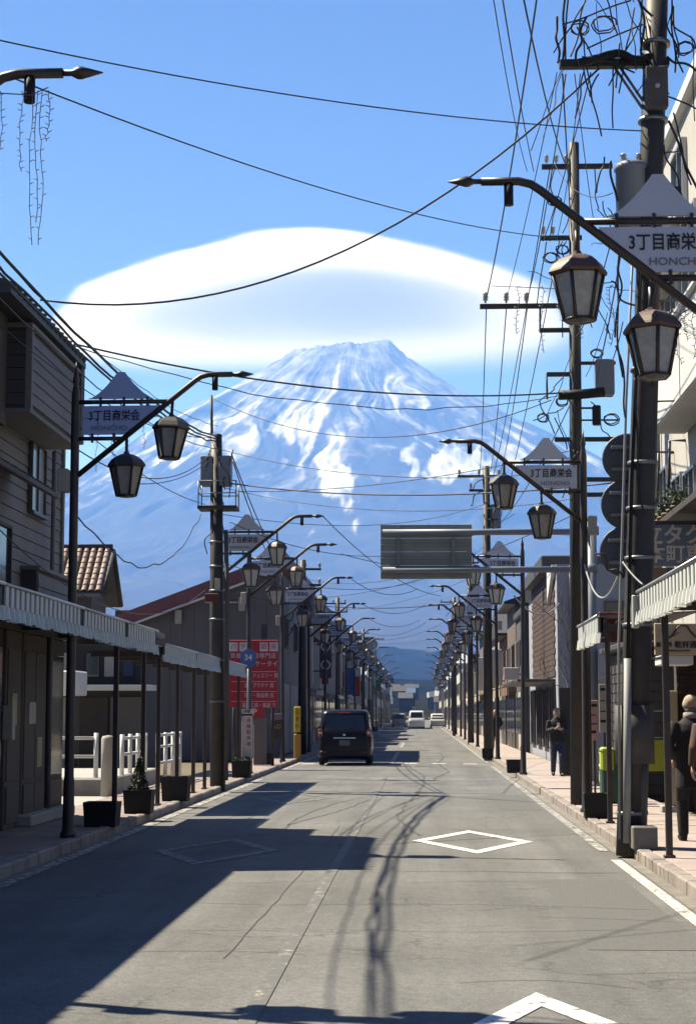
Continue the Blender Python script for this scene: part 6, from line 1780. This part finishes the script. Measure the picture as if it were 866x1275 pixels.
def person(loc, rz, label, H, coat, trousers, hair_m, pose, coat_len=.52, hat=None, collar=None, bulk=1.0, hold=None, shoe=None, hairlen=0.0):
    """faces local +y; pose: dict with joints (scaled for 1.72 m)"""
    k = H / 1.72
    P = empty('person', loc, rz, label, 'person'); P.scale = (k, k, k)
    hipz = .90
    J = dict(pose)
    body = MB(); ex = MB()
    # head with face
    hc = Vector(J.get('head', (0, .035, 1.60)))
    ell(body, hc, .075, .092, .112); ell(body, hc + Vector((0, .03, -.055)), .055, .062, .062)
    ell(body, hc + Vector((0, .098, -.012)), .013, .02, .024, 8)
    for s in (-1, 1):
        ell(body, hc + Vector((s*.077, -.005, -.01)), .013, .024, .034, 8)
        ell(ex, hc + Vector((s*.031, .086, .012)), .012, .008, .009, 8)
    ex.tube([hc + Vector((-.022, .088, -.052)), hc + Vector((0, .095, -.05)), hc + Vector((.022, .088, -.052))], .006, 6)
    body.tube([(0, .0, 1.40), (0, .012, 1.50), hc + Vector((0, -.01, -.05))], [.062, .055, .055], 12)
    eloft(body, [(0, 0, .86, .15, .10), (0, 0, .96, .165, .11), (0, 0, 1.08, .145, .10), (0, 0, 1.22, .16, .115), (0, 0, 1.34, .175, .11), (0, 0, 1.41, .14, .085), (0, 0, 1.44, .07, .06)])
    for s, nm in ((-1, 'l'), (1, 'r')):
        sh, el, wr = (Vector(J[q + nm]) for q in ('shoulder_', 'elbow_', 'wrist_'))
        body.tube([sh, lerp(sh, el, .5), el, lerp(el, wr, .4), wr], [.058, .048, .040, .040, .027], 10)
        hp, kn, an, toe = (Vector(J[q + nm]) for q in ('hip_', 'knee_', 'ankle_', 'toe_'))
        body.tube([hp, lerp(hp, kn, .4), kn, lerp(kn, an, .35), an], [.088, .078, .056, .055, .036], 12)
        body.tube([an + Vector((0, -.03, -.02)), toe], [.04, .03], 8)
        hand(ex, wr, J.get('hand_' + nm, (0, .1, -1)), s, J.get('palm_' + nm, (-s, .2, 0)))
    b = remeshed(body, 'body', M_skin, P, .016, ex, 4)
    # coat with sleeves
    co = MB(); B = bulk; hem = 1.40 - coat_len - .12
    eloft(co, [(0, J.get('hem_y', 0), hem, .205*B, .155*B), (0, 0, (hem + 1.0)/2, .195*B, .145*B), (0, 0, 1.02, .185*B, .140*B), (0, 0, 1.16, .190*B, .145*B), (0, 0, 1.30, .205*B, .142*B), (0, 0, 1.38, .185*B, .115*B), (0, .0, 1.43, .115*B, .085*B), (0, .005, 1.475, .085, .078)])
    for nm in 'lr':
        sh, el, wr = (Vector(J[q + nm]) for q in ('shoulder_', 'elbow_', 'wrist_'))
        co.tube([sh + Vector((0, 0, .005)), lerp(sh, el, .5), el, lerp(el, wr, .5), lerp(el, wr, .93)], [.082*B, .073*B, .066*B, .060*B, .052*B], 12)
    remeshed(co, 'coat', coat, P, .016, None, 5)
    if collar is not None:
        cl = MB(); cl.lathe([(.083, 1.445), (.096, 1.46), (.092, 1.515), (.078, 1.52)], 18, 0, .005); cl.build('collar', collar, P)
    tr = MB()
    eloft(tr, [(0, 0, .82, .165, .125), (0, 0, .90, .172, .128), (0, 0, 1.0, .165, .12)])
    for nm in 'lr':
        hp, kn, an = (Vector(J[q + nm]) for q in ('hip_', 'knee_', 'ankle_'))
        tr.tube([hp, lerp(hp, kn, .5), kn, lerp(kn, an, .5), an + Vector((0, 0, -.01))], [.105, .095, .080, .072, .066], 12)
    remeshed(tr, 'trousers', trousers, P, .016, None, 5)
    for nm in 'lr':
        an, toe = Vector(J['ankle_' + nm]), Vector(J['toe_' + nm]); s_ = MB()
        heel = an + Vector((0, -.05, 0)) + (Vector((0, 0, -.055)))
        s_.tube([an + Vector((0, 0, .01)), an + Vector((0, 0, -.03))], [.058, .055], 10)
        s_.tube([heel, lerp(heel, toe, .5), toe], [.045, .048, .036], 10)
        remeshed(s_, 'shoe', shoe or M_black, P, .014, None, 3)
    hr = MB()
    if hat is None:
        ell(hr, hc + Vector((0, -.034, .026)), .083, .086, .100)
        if hairlen: eloft(hr, [(0, -.03, hc.z - hairlen, .07, .05), (0, -.035, hc.z - .05, .085, .065), (0, -.02, hc.z + .03, .085, .085)])
        remeshed(hr, 'hair', hair_m, P, .014, None, 2)
        # keep the face clear
    else:
        ell(hr, hc + Vector((0, -.008, .035)), .088, .104, .098)
        hr.lathe([(.09, hc.z - .02), (.098, hc.z + .0), (.096, hc.z + .035)], 18, 0, hc.y - .008)
        remeshed(hr, 'knit_cap', hat, P, .014, None, 2)
        h2 = MB(); ell(h2, hc + Vector((0, -.035, -.045)), .074, .07, .06); remeshed(h2, 'hair', hair_m, P, .014, None, 2)
    if hold: hold(P)
    return P
def walk_pose(step=.18, arms='down'):
    J = {'shoulder_l': (-.185, 0, 1.385), 'shoulder_r': (.185, 0, 1.385), 'hip_l': (-.088, 0, .90), 'hip_r': (.088, 0, .90),
         'knee_l': (-.092, .10 + step*.5, .49), 'ankle_l': (-.09, step, .085), 'toe_l': (-.098, step + .17, .04),
         'knee_r': (.092, .02, .47), 'ankle_r': (.09, -step*.9, .12), 'toe_r': (.10, -step*.9 + .15, .035)}
    if arms == 'down':
        J.update({'elbow_l': (-.26, -.07, 1.12), 'wrist_l': (-.27, .02, .90), 'elbow_r': (.26, .06, 1.12), 'wrist_r': (.27, .16, .93)})
    elif arms == 'pockets':
        J.update({'elbow_l': (-.29, -.08, 1.13), 'wrist_l': (-.20, .12, .98), 'elbow_r': (.29, -.08, 1.13), 'wrist_r': (.20, .12, .98)})
    elif arms == 'phone':
        J.update({'elbow_l': (-.235, .02, 1.13), 'wrist_l': (-.09, .24, 1.17), 'elbow_r': (.235, .02, 1.13), 'wrist_r': (.08, .25, 1.19), 'hand_l': (.6, .5, .2), 'hand_r': (-.6, .5, .2), 'palm_l': (.2, -.3, .9), 'palm_r': (-.2, -.3, .9)})
    return J
M_coat_black = mat('black_coat', (.014, .013, .014), .85, var=.3, vscale=8, bump=.2, bscale=60)
M_trs_black = mat('black_trousers', (.012, .012, .013), .85, var=.2, vscale=8)
M_hat_beige = mat('beige_knit', (.40, .33, .22), .9, var=.15, vscale=25, bump=.3, bscale=120)
M_hair_grey = mat('grey_hair', (.16, .145, .13), .7, var=.3, vscale=30)
M_hair_blk = mat('black_hair', (.012, .010, .010), .6)
M_coat_maroon = mat('maroon_brown_jacket', (.085, .040, .036), .8, var=.2, vscale=8, bump=.2, bscale=60)
M_jeans = mat('dark_blue_jeans', (.022, .032, .062), .85, var=.2, vscale=12)
M_scarf = mat('pale_scarf', (.34, .30, .26), .9)
person((3.24, 21.6, SZ), 0.05, 'person in long black coat and beige knit cap walking away on the right', 1.74, M_coat_black, M_trs_black, M_hair_grey, walk_pose(.16, 'pockets'), .66, M_hat_beige, M_scarf, 1.02)
person((3.43, 21.0, SZ), 0.02, 'person in maroon brown jacket walking away, cut by the right picture edge', 1.72, M_coat_maroon, M_trs_black, M_hair_blk, walk_pose(-.14, 'down'), .46, None, None, 1.08)
def phone(P): MB().bbox(-.035, .035, .30, .312, 1.20, 1.34, .008).build('phone', M_lampclear, P)
person((3.30, 43.8, SZ), math.pi + .05, 'person in dark jacket and blue jeans walking towards the camera, hands at chest', 1.66, M_coat_black, M_jeans, M_hair_grey, walk_pose(.15, 'phone'), .40, None, None, 1.0, phone, None, .16)
person((3.02, 74.0, SZ), math.pi, 'distant person in black standing on the right pavement', 1.68, M_coat_black, M_trs_black, M_hair_blk, walk_pose(.05, 'pockets'), .5)
